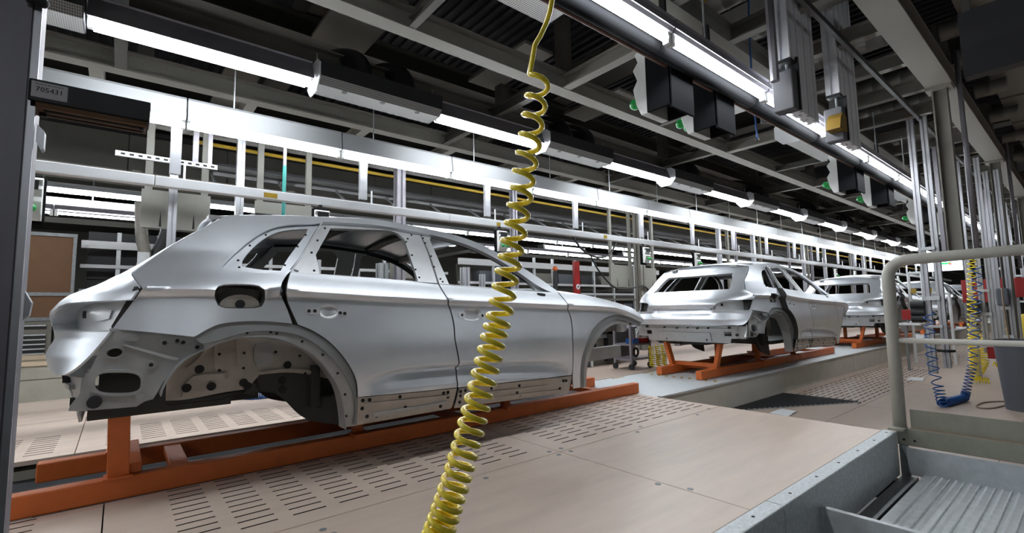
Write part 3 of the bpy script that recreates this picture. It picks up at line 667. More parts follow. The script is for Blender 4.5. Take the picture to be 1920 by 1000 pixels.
MB().bx(2.45, 2.80, 2.80, 4.40, 0.96, 1.00).build('scuttle', sealer, car)
MB().bx(0.95, 2.80, 2.95, 4.25, 0.38, 0.43).build('floor_pan', sealer, car)
mb = MB().bx(0.0, 0.95, 3.12, 4.08, 0.50, 0.56); mb.bx(0.90, 0.95, 3.0, 4.2, 0.38, 0.62)
mb.build('rear_floor', sealer, car)
for x in (0.62, 1.22, 1.75):
    mb = MB()
    for j in range(8):
        a, b = YC-0.60+j*0.15, YC-0.60+(j+1)*0.15
        za, zb = [1.50+0.04*(1-((t-YC)/0.6)**2) for t in (a, b)]
        mb.bar((x, a, za), (x, b, zb), 0.09, 0.022)
    mb.build('roof_bow', sealer, car)
# ---- tailgate: sheets over (y, z) that meet the quarter panels
XRZ = [(0.40, -0.16), (0.66, -0.235), (0.70, -0.26), (0.76, -0.275), (0.84, -0.25), (0.90, -0.262), (0.96, -0.275), (1.02, -0.235), (1.05, -0.20), (1.10, -0.10), (1.14, -0.04), (1.20, 0.045), (1.30, 0.165), (1.38, 0.27), (1.43, 0.345), (1.52, 0.42)]
_e = [(268, 541), (247, 513), (280, 490), (320, 463), (360, 440), (400, 418.5), (425, 405)]
EZ, EX, EW = [0.40, 0.69, 0.72, 0.78, 0.86, 0.89, 1.03], [-0.17, -0.17, -0.135, -0.085, -0.035, -0.02, 0.045], [0.79, 0.79, 0.82, 0.845, 0.858, 0.86, 0.862]
for X_, Z_ in onflank(_e): EZ.append(Z_); EX.append(X_-0.006); EW.append(YC-D-float(surf(X_, Z_))-0.010)
_o = np.argsort(EZ); EZ, EX, EW = [[l[i] for i in _o] for l in (EZ, EX, EW)]
def tail(y, z, flat=False):
    z = np.asarray(z, float); v = np.abs(np.asarray(y, float)-YC)/np.interp(z, EZ, EW)
    x0 = np.interp(z, [a for a, b in XRZ], [b for a, b in XRZ])
    p = 4.2-1.4*np.clip((z-1.05)/0.2, 0, 1)
    x = x0+(np.interp(z, EZ, EX)-x0)*np.clip(v, 0, 1.05)**p
    if flat: return x
    k = np.clip((0.46-np.abs(np.asarray(y)-YC))/0.05, 0, 1)
    return x+0.045*k*np.clip((0.896-z)/0.004, 0, 1)*np.clip((z-0.80)/0.095, 0, 1)
def rear(name, outer, holes, mt, parent, ry=0.03, rz=0.016, off=0.0, solid=0.012, flat=False, corner=40, ds=0.02, inset=False):
    o = smooth_poly(outer, ds, corner); hs = [smooth_poly(h, ds, corner) for h in holes]; P, T = cdt(o, hs, ry, rz)
    a = P[T[0][1]]-P[T[0][0]]; b = P[T[0][2]]-P[T[0][0]]
    fn = (lambda y, z: np.c_[tail(y, z, flat)+off+0.085, YC+(y-YC)*0.885, z]) if inset else (lambda y, z: np.c_[tail(y, z, flat)+off, y, z])
    return sheet(name, P, T, fn, mt, parent, solid, flip=(a[0]*b[1]-a[1]*b[0]) > 0)
def sym(half): return [(YC-a, z) for a, z in half]+[(YC+a, z) for a, z in half[::-1]]
def W(z, g=0.0): return float(np.interp(z, EZ, EW))-g
top_edge = [(0.001, 1.512), (0.2, 1.506), (0.40, 1.485), (W(1.455), 1.450)]
zz = [1.40, 1.33, 1.26, 1.20, 1.14, 1.10, 1.065, 1.035]
lip = [(W(1.008, 0.0), 1.008), (0.60, 1.000), (0.53, 0.985), (0.485, 0.945), (0.45, 0.905), (0.40, 0.896), (0.001, 0.896)]
up_half = top_edge+[(W(z), z) for z in zz]+lip
tg = rear('tailgate', up_half and ([(YC-a, z) for a, z in up_half]+[(YC+a, z) for a, z in up_half[::-1]]),
          [sym([(0.49, 1.37), (0.52, 1.33), (0.57, 1.17), (0.58, 1.14)])], metal, car, corner=50)
lo_half = [(0.001, 0.892), (0.42, 0.892), (0.47, 0.878), (0.53, 0.870), (W(0.87), 0.870), (W(0.82), 0.82), (W(0.77), 0.77), (W(0.72), 0.72), (W(0.692)-0.02, 0.690), (0.001, 0.688)]
rear('tailgate_lower', [(YC-a, z) for a, z in lo_half]+[(YC+a, z) for a, z in lo_half[::-1]], [], metal, tg, rz=0.010, corner=50)
for s in (-1, 1):
    ph = [(W(1.0)-0.045, 1.012), (0.60, 1.004), (0.53, 0.989), (0.485, 0.949), (0.45, 0.905), (0.47, 0.874), (0.53, 0.862), (W(0.87)+0.005, 0.862)]
    pk = rear('lamp_pocket', [(YC+s*a, z) for a, z in ph], [], metal_b, tg, inset=True, corner=60)
    def ledge(pts, name):
        mb = MB(); n = len(pts)
        for q in (0, 1):
            for a, z in pts:
                x = float(tail(YC+s*a, z)); mb.v.append((x+0.085*q, YC+s*a*(1-0.115*q), z))
        mb.f = [(i, i+1, n+i+1, n+i) for i in range(n-1)]
        mb.build(name, metal_b, tg, smooth=True, solid=0.004)
    fine = lambda p: [tuple(q) for q in smooth_poly(p+[(p[-1][0], p[-1][1]-3), (p[0][0], p[0][1]-3)], 0.03, 60) if q[1] > 0.5]
    ledge([(W(1.008), 1.008), (0.80, 1.006), (0.70, 1.003), (0.60, 1.000), (0.53, 0.985), (0.485, 0.945), (0.45, 0.905)], 'pocket_rim')
    ledge([(W(0.87), 0.870), (0.80, 0.870), (0.70, 0.870), (0.60, 0.870), (0.53, 0.870), (0.47, 0.878), (0.45, 0.905)], 'pocket_rim')
    mb = MB(); mb.prism([(0.02, 0.87), (0.05, 1.03), (0.12, 1.03), (0.09, 0.87)], lambda a, c, t: (a, YC+s*(0.58+t), c), 0.235)
    mb.build('body_aperture', sealer, car)
rear('window_flange', sym([(0.52, 1.39), (0.55, 1.33), (0.60, 1.17), (0.61, 1.115)]), [sym([(0.47, 1.355), (0.50, 1.32), (0.545, 1.17), (0.55, 1.15)])], metal_b, tg, off=0.03, solid=0.01)
rear('plate_recess', sym([(0.14, 0.845), (0.145, 0.80)]), [sym([(0.133, 0.839), (0.138, 0.806)])], metal_b, tg, off=-0.004, solid=0.005)
for s in (-1, 1):
    rear('lamp_boss', [(YC+s*a, z) for a, z in ((0.66, 0.975), (0.70, 0.985), (0.76, 0.965), (0.76, 0.925), (0.70, 0.915), (0.66, 0.93))], [], metal_b, tg, off=-0.012, solid=0.012, inset=True)
    rear('lamp_hole', [(YC+s*a, z) for a, z in ((0.575, 0.965), (0.605, 0.965), (0.605, 0.93), (0.575, 0.93))], [], M['dark'], tg, off=-0.003, solid=0.004, corner=80, inset=True)
mb = MB()
for s in (-1, 1): mb.bx(0.36, 0.44, YC+s*0.46-0.05, YC+s*0.46+0.05, 1.47, 1.492)
mb.build('hinges', metal_d, tg, kind='stuff')
rp_ = rear('rear_panel', sym([(0.80, 0.675), (0.80, 0.52), (0.62, 0.515), (0.60, 0.455)]), [[(YC+s*a, z) for a, z in ((0.54, 0.545), (0.63, 0.545), (0.63, 0.60), (0.54, 0.60))] for s in (-1, 1)], metal_d, car, off=0.05, flat=True, corner=50)
rear('pressed_fold', sym([(0.72, 0.640), (0.72, 0.618)]), [], metal_d, rp_, off=0.03, flat=True, solid=0.02)
rear('pressed_fold', sym([(0.36, 0.585), (0.36, 0.475)]), [], metal_d, rp_, off=0.036, flat=True, solid=0.014)
mb = MB()
for y, z, r in ((-0.62, 0.655, 0.014), (-0.35, 0.648, 0.012), (-0.2, 0.642, 0.014), (-0.06, 0.648, 0.010), (0.1, 0.642, 0.012), (0.3, 0.65, 0.012), (0.6, 0.655, 0.016), (-0.30, 0.49, 0.012), (0.30, 0.49, 0.01), (-0.70, 0.565, 0.018)):
    x = float(tail(YC+y, z, True))+0.05
    mb.cyl((x, YC+y, z), (x-0.026 if z > 0.6 and abs(y) < 0.7 else x-0.018, YC+y, z), r, 12)
mb.build('panel_plugs', M['dark'], rp_, kind='stuff')
mb = MB().bx(-0.10, 0.5, YC-0.50, YC+0.50, 0.44, 0.50); mb.bx(-0.02, 0.7, YC-0.2, YC+0.15, 0.41, 0.46); mb.bx(0.1, 0.6, YC+0.25, YC+0.6, 0.40, 0.46)
mb.build('rear_underbody', sealer, car)
mb = MB(); mb.tube([(0.18, D+0.4, 0.50), (0.22, D+0.4, 0.475), (0.45, D+0.4, 0.475), (0.50, D+0.4, 0.50)], 0.006, 6)
mb.build('brake_line', M['black'], car)

# ================================================================ SKIDS
sk = root('skid', (2.0, YC, 0.0), 'orange steel transport skid under the car body at the left', 'skid', 'orange transport skids')
RN, RF = 3.30, 3.93
for y in (RN, RF): MB().bx(-0.40 if y == RN else -0.33, 4.44, y-0.042, y+0.042, 0.0, 0.108).build('runner', M['orange'], sk, bevel=0.008)
for y, s in ((RN, -1), (RF, 1)):
    mb = MB().bar((0.03, y+s*0.005, 0.10), (0.02, y+s*0.10, 0.475), 0.05, 0.09, (1, 0, 0)); mb.build('post', M['orange'], sk, bevel=0.004)
    MB().bx(-0.03, 0.09, y-0.055, y+0.055, 0.106, 0.116).build('foot', M['orange'], sk)
MB().bar((0.10, RN, 0.135), (0.10, RF, 0.135), 0.055, 0.05).build('cross_tube', M['orange'], sk, bevel=0.004)
for x in (0.30, 2.15, 3.85): MB().bx(x-0.045, x+0.045, RN+0.042, RF-0.042, 0.055, 0.10).build('cross_member', M['orange'], sk, bevel=0.004)
for x in (1.30, 2.60):
    for y, s_ in ((RN, -1), (RF, 1)):
        MB().bar((x, y, 0.10), (x, y, 0.378), 0.06, 0.06).build('support_post', M['orange'], sk)
        mb = MB().bx(x-0.06, x+0.06, min(y, y+s_*0.11), max(y, y+s_*0.11), 0.100, 0.122); mb.build('side_tab', M['orange'], sk)
where = ['second car body in the row, seen from behind with bare rear panel', 'third car body in the row, partly behind the railing post', 'fourth car body in the row, dark behind the two hanging profiles', 'fifth car body in the row, a sliver behind the coiled hoses']
swhere = ['orange steel skid under the second car body', 'orange steel skid under the third car body behind the railing post', 'orange steel skid under the fourth car body', 'orange steel skid under the farthest car body']
for i in range(4):
    c = copy_tree(car); c.location.x += PITCHX*(i+1); c['label'] = where[i]
    for d_ in c.children:
        if d_.name.startswith('rear_door') and d_.data == rd.data:      # left ajar on its front hinge
            R_ = Matrix.Rotation(math.radians(4.0), 4, 'Z'); h_ = Vector((1.69-1.9, D-YC, 0)); d_.matrix_local = Matrix.Translation(h_) @ R_ @ Matrix.Translation(-h_)
    c = copy_tree(sk); c.location.x += PITCHX*(i+1); c['label'] = swhere[i]
# ================================================================ COILED HOSES AND THE RIGHT SIDE
ORD = 'first second third fourth fifth sixth seventh eighth ninth tenth eleventh twelfth thirteenth fourteenth fifteenth sixteenth seventeenth eighteenth nineteenth twentieth twenty-first twenty-second twenty-third twenty-fourth twenty-fifth twenty-sixth twenty-seventh twenty-eighth'.split()
def coil_pts(axis, turns_at, R, seg=20, ph=0.0, hand=-1):
    """axis: list of Vectors; turns_at: parameter 0..1 of each full turn; R: radius list over the axis"""
    A = [Vector(a) for a in axis]; L = [0.0]
    for i in range(1, len(A)): L.append(L[-1]+(A[i]-A[i-1]).length)
    L = [l/L[-1] for l in L]
    def ev(t):
        t = min(max(t, 0), 1)
        for i in range(1, len(A)):
            if t <= L[i]+1e-9: q = (t-L[i-1])/(L[i]-L[i-1]); return A[i-1].lerp(A[i], q), (A[i]-A[i-1]).normalized()
        return A[-1], (A[-1]-A[-2]).normalized()
    pts = []; n = None
    for k in range(len(turns_at)-1):
        for s in range(seg):
            t = turns_at[k]+(turns_at[k+1]-turns_at[k])*s/seg; c, d = ev(t)
            # smooth direction
            d = (ev(t+0.03)[0]-ev(t-0.03)[0]); d = d.normalized() if d.length > 1e-6 else Vector((0, 0, 1))
            n = (n-d*n.dot(d)).normalized() if n else (d.orthogonal()).normalized()
            b = d.cross(n); a = 2*math.pi*s/seg+ph; r = float(np.interp(t, np.linspace(0, 1, len(R)), R))
            pts.append(c+n*math.cos(a)*r+b*math.sin(a)*r*hand)
    return pts
def P3(x, y, d):                      # point on the sight line at depth d
    v = FW*d+RT*((x-960)*d/F)-UP*((y-500)*d/F); return Vector((v[0], v[1], v[2]+H))
# big yellow hose: hangs from above, swinging towards the near edge of the deck
ys = [97, 138, 176, 211, 248, 283, 316, 347, 380, 414, 447, 476, 503, 532, 560, 588, 606, 626, 650, 672, 695, 719, 742, 765, 788, 810, 832, 853, 873, 893, 912, 931, 949, 967, 984, 1001, 1018, 1036]
xs = [1012, 1010, 1005, 999, 994, 988, 982, 978, 972, 967, 960, 956, 950, 945, 940, 934, 929, 924, 919, 913, 907, 901, 895, 889, 883, 877, 871, 865, 860, 853, 847, 841, 835, 829, 823, 817, 811, 805]
dep = lambda y: 1.02-0.12*(y-97)/940
ax = [P3(x, y+14, dep(y)) for x, y in zip(xs, ys)]
cum = [0.0]
for i in range(1, len(ax)): cum.append(cum[-1]+(ax[i]-ax[i-1]).length)
tn = [c/cum[-1] for c in cum]
pts = coil_pts(ax, tn, [0.0215, 0.0215, 0.0215, 0.0215, 0.0225, 0.0235, 0.025, 0.027], 22, 0)
# start at the phase nearest the free end that comes down from the overhead rail
end = P3(1033, -4, 1.02); st = P3(1030, 30, 1.02); s2 = P3(1018, 70, 1.02)
k0 = min(range(12, 24), key=lambda i: (pts[i]-P3(990, 98, 1.0)).length); pts = pts[k0:]
lead = [P3(1030, -700, 1.1), P3(1036, -120, 1.04), P3(1035, 0, 1.03), P3(1031, 22, 1.025), P3(1024, 44, 1.02), P3(1014, 66, 1.015), P3(1003, 84, 1.01)]
hs = MB().tube(lead+pts, 0.0056, 10).build('coiled_air_hose', M['yellow'], smooth=True)
tag(hs, 'thick yellow coiled air hose hanging across the whole view in front of the near car', 'hose')
# blue hose on the lower floor
def hose(name, axis, n, R, r, mt, label, parent=None, seg=14, dense=None):
    t = [i/n for i in range(n+1)] if dense is None else dense
    o = MB().tube(coil_pts(axis, t, R, seg), r, 6).build(name, mt, parent, smooth=True)
    return tag(o, label, 'hose', None) if label else o
bx_ = 7.7
A0 = atX(1742, 585, bx_); A1 = atX(1745, 660, bx_); A2 = atX(1752, 700, bx_); A3 = atX(1766, 748, bx_); A4 = atX(1808, 740, 8.35); A5 = atX(1822, 690, 8.4); A6 = atX(1830, 600, 8.4); A7 = atX(1832, 500, 8.4)
for a in (A3, A4): a[2] = -0.285
d1 = list(np.linspace(0, 0.26, 9))+list(np.linspace(0.275, 0.345, 7))+list(np.linspace(0.352, 0.535, 36))+list(np.linspace(0.545, 0.62, 7))+list(np.linspace(0.64, 1, 12))
hose('blue_coiled_hose', [A0, A1, A2, A3, A4, A5, A6, A7], 0, [0.050, 0.052, 0.050, 0.042, 0.042, 0.050, 0.048, 0.046], 0.0075, M['blue'], 'blue coiled hose drooping onto the lower floor behind the railing', dense=d1)
yx = 10.4
hose('yellow_coiled_hose', [atX(1822, 470, yx), atX(1822, 560, yx), atX(1826, 640, yx), atX(1827, 690, yx), atX(1828, 712, yx), atX(1856, 716, yx)], 0, [0.052, 0.05, 0.055, 0.065, 0.06, 0.045], 0.009, M['yellow'], 'yellow coiled hose beside the blue one with its tail on the floor', dense=list(np.linspace(0, 0.62, 18))+list(np.linspace(0.635, 1, 26)))
hose('yellow_coiled_hose', [atX(1846, 600, 11.6), atX(1846, 655, 11.6), atX(1845, 680, 11.6), atX(1836, 700, 11.4)], 0, [0.04, 0.06, 0.06, 0.05], 0.009, M['yellow'], 'short yellow coiled hose hanging just behind the long yellow one', dense=list(np.linspace(0, 0.3, 4))+list(np.linspace(0.33, 1, 18)))
hose('yellow_coiled_hose', [atX(1887, 520, 13.0), atX(1893, 600, 13.0), atX(1880, 665, 13.1), atX(1876, 685, 13.1), atX(1862, 684, 13.1)], 0, [0.05, 0.055, 0.07, 0.07, 0.05], 0.009, M['yellow'], 'yellow coiled hose farthest right, between profiles and grey bin', dense=list(np.linspace(0, 0.6, 12))+list(np.linspace(0.63, 1, 14)))
# brown cable falling in a loop beside the bin
cb = [atX(x, y, 8.6) for x, y in ((1878, 540), (1884, 590), (1893, 640), (1904, 680), (1913, 705), (1916, 725))]
cz = [atZ(x, y, -0.322) for x, y in ((1911, 745), (1895, 756), (1870, 764), (1845, 766), (1831, 762), (1845, 755), (1875, 753), (1900, 754))]
sm = smooth_poly([(i, 0) for i in range(3)], 1)  # (keeps the helper warm)
def spline(P, k=6):
    P = [Vector(p) for p in P]; out = []
    for i in range(len(P)-1):
        a, b, c, d = P[max(i-1, 0)], P[i], P[i+1], P[min(i+2, len(P)-1)]
        for j in range(k):
            t = j/k; out.append(0.5*((2*b)+(c-a)*t+(2*a-5*b+4*c-d)*t*t+(3*b-a-3*c+d)*t**3))
    return out+[P[-1]]
tag(MB().tube(spline(cb+cz), 0.009, 6).build('loose_cable', M['plyedge'], smooth=True), 'thin brown cable lying in a loop on the floor by the bin', 'cable')
# bins
def bin_(x, y, z, r, h, label, bag=False):
    b = root('waste_bin', (x, y, z), label, 'bin', 'waste bins')
    mb = MB(); n = 40
    prof = [(r*0.78, 0), (r*0.98, h*0.93), (r*1.06, h*0.93), (r*1.06, h), (r*0.96, h), (r*0.75, 0.02)]
    for rr, zz in prof: mb.v += [(x+rr*math.cos(2*math.pi*k/n), y+rr*math.sin(2*math.pi*k/n), z+zz) for k in range(n)]
    mb.f = [(i*n+k, i*n+(k+1) % n, (i+1)*n+(k+1) % n, (i+1)*n+k) for i in range(len(prof)-1) for k in range(n)]+[tuple(range(n))[::-1], tuple(range(5*n, 6*n))]
    mb.build('bucket', M['bin'], b, smooth=False)
    if bag:
        mb = MB(); random.seed(5)
        for i, (q, zz) in enumerate(((1.10, h*0.45), (1.12, h*0.8), (1.10, h*1.02), (0.9, h*1.05), (0.75, h*0.9))):
            mb.v += [(x+r*q*(1+random.uniform(-.04, .04))*math.cos(2*math.pi*k/n), y+r*q*(1+random.uniform(-.04, .04))*math.sin(2*math.pi*k/n), z+zz+random.uniform(-.02, .02)) for k in range(n)]
        mb.f = [(i*n+k, i*n+(k+1) % n, (i+1)*n+(k+1) % n, (i+1)*n+k) for i in range(4) for k in range(n)]
        mb.build('bag', M['bag'], b, smooth=True, solid=0.006)
    return b
p = atZ(1922, 772, -0.33); bin_(p[0]+0.1, p[1]-0.02, -0.33, 0.235, 0.80, 'dark grey tapered waste bin on the lower floor by the cable')
bin_(13.8, 0.74, -0.33, 0.22, 0.95, 'waste bin lined with a yellow bag, behind the grey bin', True)
# hanging tool frames of aluminium profiles
def frame(name, label, legs, ztop, zbots, plates, group='aluminium tool hangers'):
    f = root(name, (legs[0][0], legs[0][1], zbots[0]), label, 'tool hanger', group)
    for (x, y), zb in zip(legs, zbots): MB().tslot((x, y, zb), (x, y, ztop), 0.07, 0.07, (0, 1, 0)).build('profile', M['alu'], f)
    for z, h in plates:
        (x0, y0), (x1, y1) = legs[0], legs[-1]
        MB().bar((x0-0.05, y0, z), (x1-0.05, y1, z), 0.05, h).build('cross_plate', M['galv'], f)
    return f
f = frame('tool_hanger', 'pair of tall aluminium profiles hanging from the dark rail, nearest the railing', [(8.1, 1.40), (8.1, 1.265)], 3.38, [0.02, 0.10], [(0.98, 0.05), (1.62, 0.04), (0.62, 0.03)])
for z, r in ((0.90, 0.055), (0.80, 0.045), (0.72, 0.05)): MB().cyl((8.03, 1.42, z), (8.03, 1.56, z), r, 12).build('tool_holder', M['black'], f)
MB().cyl((8.1, 1.265, 0.30), (8.1, 1.265, 0.33), 0.09, 14).build('foot_disc', M['black'], f)
f = frame('tool_hanger', 'bundle of aluminium profiles right of the yellow coiled hose', [(10.9, 1.33), (10.9, 1.20), (10.9, 1.09)], 3.3, [-0.30, 0.1, 0.1], [(0.72, 0.05), (1.1, 0.04), (0.2, 0.04)])
MB().bx(10.7, 10.82, 1.02, 1.18, 0.02, 0.20).build('red_bottle', M['red'], f)
MB().bx(10.68, 10.84, 1.22, 1.36, 0.72, 0.95).build('tool_holder', M['black'], f, bevel=0.02)
f = frame('tool_hanger', 'single stout aluminium profile frame far right behind the handrail', [(12.2, 1.12), (12.2, 0.98)], 3.3, [-0.2, -0.1], [(0.8, 0.05), (0.3, 0.05)])
MB().bx(12.0, 12.12, 0.98, 1.14, 0.85, 1.15).build('tool_holder', M['bin'], f, bevel=0.02)
for i, (x, y) in enumerate(((14.2, 1.35), (16.5, 1.4), (19.0, 1.4))):
    frame('tool_hanger', f'pair of aluminium profiles {ORD[i]} in the row beyond the bundle', [(x, y), (x, y-0.16)], 3.3, [0.0, 0.1], [(0.9, 0.05), (1.6, 0.05)])
# monitor, red boards, things along the right of the line
mo = root('monitor', (9.5, 1.40, 1.40), 'lit wall monitor with green and white page above the hoses', 'monitor')
MB().bx(9.5, 9.54, 1.20, 1.62, 1.385, 1.585).build('casing', M['plastic'], mo, bevel=0.004)
scn = MB().bx(9.496, 9.5, 1.21, 1.61, 1.393, 1.577).build('screen', M['screen'], mo)
MB().bx(9.493, 9.496, 1.33, 1.49, 1.485, 1.515).build('screen_bar', M['screen_g'], scn)
MB().bx(9.492, 9.496, 1.325, 1.36, 1.480, 1.500).build('screen_mark', M['screen_r'], scn)
MB().bx(9.493, 9.496, 1.33, 1.50, 1.535, 1.545).build('screen_bar', M['screen_g'], scn)
MB().bar((9.56, 1.40, 1.5), (9.56, 1.40, 3.3), 0.05, 0.05).build('hanger', M['alud'], mo)
def stand(name, label, x0, x1, y0, y1, z0, z1, mt, cat, floorz):
    r_ = root(name, (x0, y0, floorz), label, cat)
    MB().bx(x0, x1, y0, y1, z0, z1).build('panel', mt, r_, bevel=0.01)
    for yy in (y0+0.03, y1-0.03): MB().bar(((x0+x1)/2, yy, floorz), ((x0+x1)/2, yy, z0), 0.04, 0.04).build('leg', M['galvd'], r_)
    return r_
stand('red_box', 'red box on legs beside the third car body', 11.0, 11.5, 2.02, 2.28, 0.62, 0.80, M['red'], 'box', 0.56)
stand('white_table', 'narrow light table with a pale top below the red box', 10.9, 11.9, 2.0, 2.35, 0.52, 0.56, M['white'], 'table', -0.33)
stand('red_board', 'dark red board low behind the aluminium profiles', 16.0, 16.1, 1.2, 2.1, 0.9, 1.45, M['red'], 'board', -0.33)
stand('red_board', 'dark red board at the far right edge', 15.0, 15.1, 0.55, 1.12, 1.0, 1.42, M['red'], 'board', -0.33)
stand('dark_cabinet', 'dark cabinet standing behind the hoses at the far right', 17.5, 18.2, 0.2, 1.0, -0.3, 0.75, M['anthra'], 'cabinet', -0.33)
gg = root('tube_gate', (13.0, 2.6, -0.33), 'white tubular gate with yellow clamps beside the fourth car body', 'gate')
for a, b in (((13.0, 2.52, -0.33), (13.0, 2.52, 1.55)), ((13.0, 2.30, -0.33), (13.0, 2.30, 1.55)), ((13.0, 2.52, 1.55), (13.0, 2.30, 1.55)), ((13.0, 2.52, 1.15), (13.0, 1.9, 1.1)), ((13.0, 1.9, -0.33), (13.0, 1.9, 1.1))):
    MB().tube([a, b], 0.028, 8).build('tube', M['white'], gg)
for y in (2.45, 2.2): MB().bx(12.95, 13.03, y-0.04, y+0.04, 1.12, 1.22).build('clamp', M['yellowp'], gg)
# ================================================================ CEILING
ceil = root('ceiling', (10, 4, 3.4), 'dark steel roof with grey-beige beams, cross beams and ducts', kind='structure')
XA, XB = -19.0, 62.0
MB().bx(XA, XB, -14, 26, 5.30, 5.40).build('roof_sheet', M['roofm'], ceil)
mb = MB()
for k in range(150): mb.bx(-4+k*0.16, -4+k*0.16+0.05, 0.2, 12, 5.24, 5.30)
mb.build('roof_ribs', M['roofm'], ceil, kind='stuff')
ZB = 3.5
BEAMS = [(0.99, 0.24, 'wide'), (2.14, 0.14, ''), (3.83, 0.17, ''), (5.03, 0.16, ''), (6.30, 0.16, ''), (7.9, 0.16, '')]
for y, wd, _ in BEAMS: MB().ibeam((XA, y, ZB+0.11), (XB, y, ZB+0.11), wd, 0.22).build('beam', M['beige'], ceil)
for y, z in ((5.6, 4.25), (8.6, 4.3), (2.9, 4.3), (-0.5, 4.3)): MB().ibeam((XA, y, z), (XB, y, z), 0.2, 0.26).build('beam', M['olive'], ceil)
# main girders across the hall
for k in range(12): MB().ibeam((-2.2+k*3.9+0.0, -10, 4.62), (-2.2+k*3.9, 25, 4.62), 0.34, 0.42).build('girder', M['olive'], ceil)
def cross(xs_, y0, y1, wd=0.10, h=0.16, mt='beige'):
    for x in xs_: MB().ibeam((x, y0, ZB+h/2+0.005), (x, y1, ZB+h/2+0.005), wd, h).build('cross_beam', M[mt], ceil)
cross([0.05+3.9*k for k in range(12)], 2.2, 3.75, 0.12)
cross([1.95+3.9*k for k in range(8)], 2.2, 3.75, 0.07, 0.1, 'olive')
cross([1.15+1.45*k for k in range(24)]+[-0.3], 6.38, 7.82, 0.12)
cross([-0.1+3.9*k for k in range(11)], 3.9, 6.22, 0.10, 0.14, 'olive')
cross([1.6+0.98*k for k in range(24)], 1.1, 2.07, 0.10)
# stub hangers between upper and lower beams
for k in range(11):
    for y in (0.99, 3.83, 5.03, 6.30): MB().bar((0.1+3.9*k, y, ZB+0.22), (0.1+3.9*k, y, 4.42), 0.14, 0.14).build('hanger_post', M['olive'], ceil)
# wide grey plates in the roof (light under-sides)
for x0, x1, y0, y1 in ((1.55, 2.15, 4.2, 5.4), (3.55, 4.0, 4.0, 5.2), (0.9, 1.3, 6.4, 8.3), (5.4, 5.9, 4.1, 5.2), (-0.5, 0.1, 5.2, 6.1)):
    MB().bx(x0, x1, y0, y1, 4.05, 4.09).build('cover_plate', M['beige'], ceil)
# cable trays and pipes along the hall on the left
for y, z, wd in ((7.3, 3.62, 0.30), (8.3, 3.75, 0.35)):
    mb = MB()
    for s in (-1, 1): mb.bar((XA, y+s*wd/2, z), (40, y+s*wd/2, z), 0.012, 0.07)
    mb.build('cable_tray_rail', M['galvd'], ceil)
    mb = MB()
    for k in range(120): mb.bar((-4+k*0.3, y-wd/2, z-0.02), (-4+k*0.3, y+wd/2, z-0.02), 0.04, 0.02)
    mb.build('cable_tray_rungs', M['galvd'], ceil, kind='stuff')
mb = MB()
for j in range(5): mb.tube([(XA, 7.2+0.05*j, 3.63), (40, 7.2+0.05*j, 3.63)], 0.016, 6)
mb.build('cable_bundle', M['black'], ceil, kind='stuff')
for k in range(26): MB().bar((1.0+k*0.95, 8.0, 2.85), (1.0+k*0.95, 8.45, 3.10), 0.025, 0.035).build('tray_bracket', M['galvd'], ceil)
mb = MB().bx(1.0, 30, 7.9, 8.5, 3.10, 3.14); mb.build('tray_deck', M['roofm'], ceil)
pg = M['yellowp']
MB().tube([(0.6, 6.8, 3.05), (40, 6.8, 2.92)], 0.024, 8).build('yellow_pipe', pg, ceil, smooth=True)
for dy in (0, 0.12): MB().tube([(4.5+dy*1.2, 4.6, 4.0), (4.25+dy*1.2, 1.9, 4.0)], 0.02, 8).build('yellow_pipe', pg, ceil, smooth=True)
MB().bar((XA, 1.30, 3.36), (40, 1.30, 3.36), 0.035, 0.05).build('tool_rail', M['black'], ceil)
MB().tube([(XA, 1.97, 2.80), (40, 1.97, 2.80)], 0.018, 8).build('brown_pipe', mat('brown_pipe', (0.10, 0.045, 0.03), 0.5), ceil, smooth=True)
# spiral ducts on the right and the slabs above
spiral = mat('spiral_duct', (0.22, 0.21, 0.19), 0.5, 0.6, 0.1, 5)
def duct(p0, p1, r, mt=None):
    a, b = Vector(p0), Vector(p1); n = max(2, int((b-a).length/0.16)); pts = []; rs = []
    for i in range(n+1):
        q = a.lerp(b, i/n)
        for d, k in ((-0.012, 1.0), (0, 1.05), (0.012, 1.0)): pts.append(q+(b-a).normalized()*d); rs.append(r*k)
    return MB().tube(pts, rs, 16).build('spiral_duct', mt or spiral, ceil, smooth=True)
for x in (4.55, 5.35, 6.7, 8.3, 9.4, 11.2): duct((x, 1.15, 4.02), (x, 2.75, 4.02), 0.13)
for x in (6.9, 7.8, 9.3, 10.8, 12.4, 14.2): duct((x, 0.55, 3.90), (x, 0.86, 3.90), 0.10)
for k in range(9): MB().bx(5.6+k*1.6, 7.1+k*1.6, -1.5, 0.70, 4.02, 4.06).build('ceiling_panel', M['beige'], ceil)
pa, pb = atX(1796, 40, 5.2), atX(1925, 112, 5.2)
MB().bx(5.2, 5.32, pb[1]-0.5, pa[1], pb[2], pa[2]+0.06).build('dark_bulkhead', M['anthra'], ceil)
for y_ in (pa[1]-0.05, pb[1]-0.4): MB().bar((5.26, y_, pa[2]), (5.26, y_, 5.3), 0.05, 0.05).build('hanger_post', M['olive'], ceil)
# steel columns along the right beam
for i in range(5):
    x = 7.55+4.85*i
    MB().ibeam((x, 1.0, 1.5 if i == 0 else -0.33), (x, 1.0, ZB), 0.13, 0.14, up=(0, 1, 0)).build('column', M['beige'], ceil)
    MB().bx(x-0.12, x+0.12, 0.88, 1.12, ZB-0.03, ZB).build('column_head', M['beige'], ceil)
    for d in (0.17,): MB().tube([(x+0.05, 1.0-d, 1.5), (x+0.05, 1.0-d, 3.9)], 0.026, 10).build('pipe', M['alud'], ceil, smooth=True)

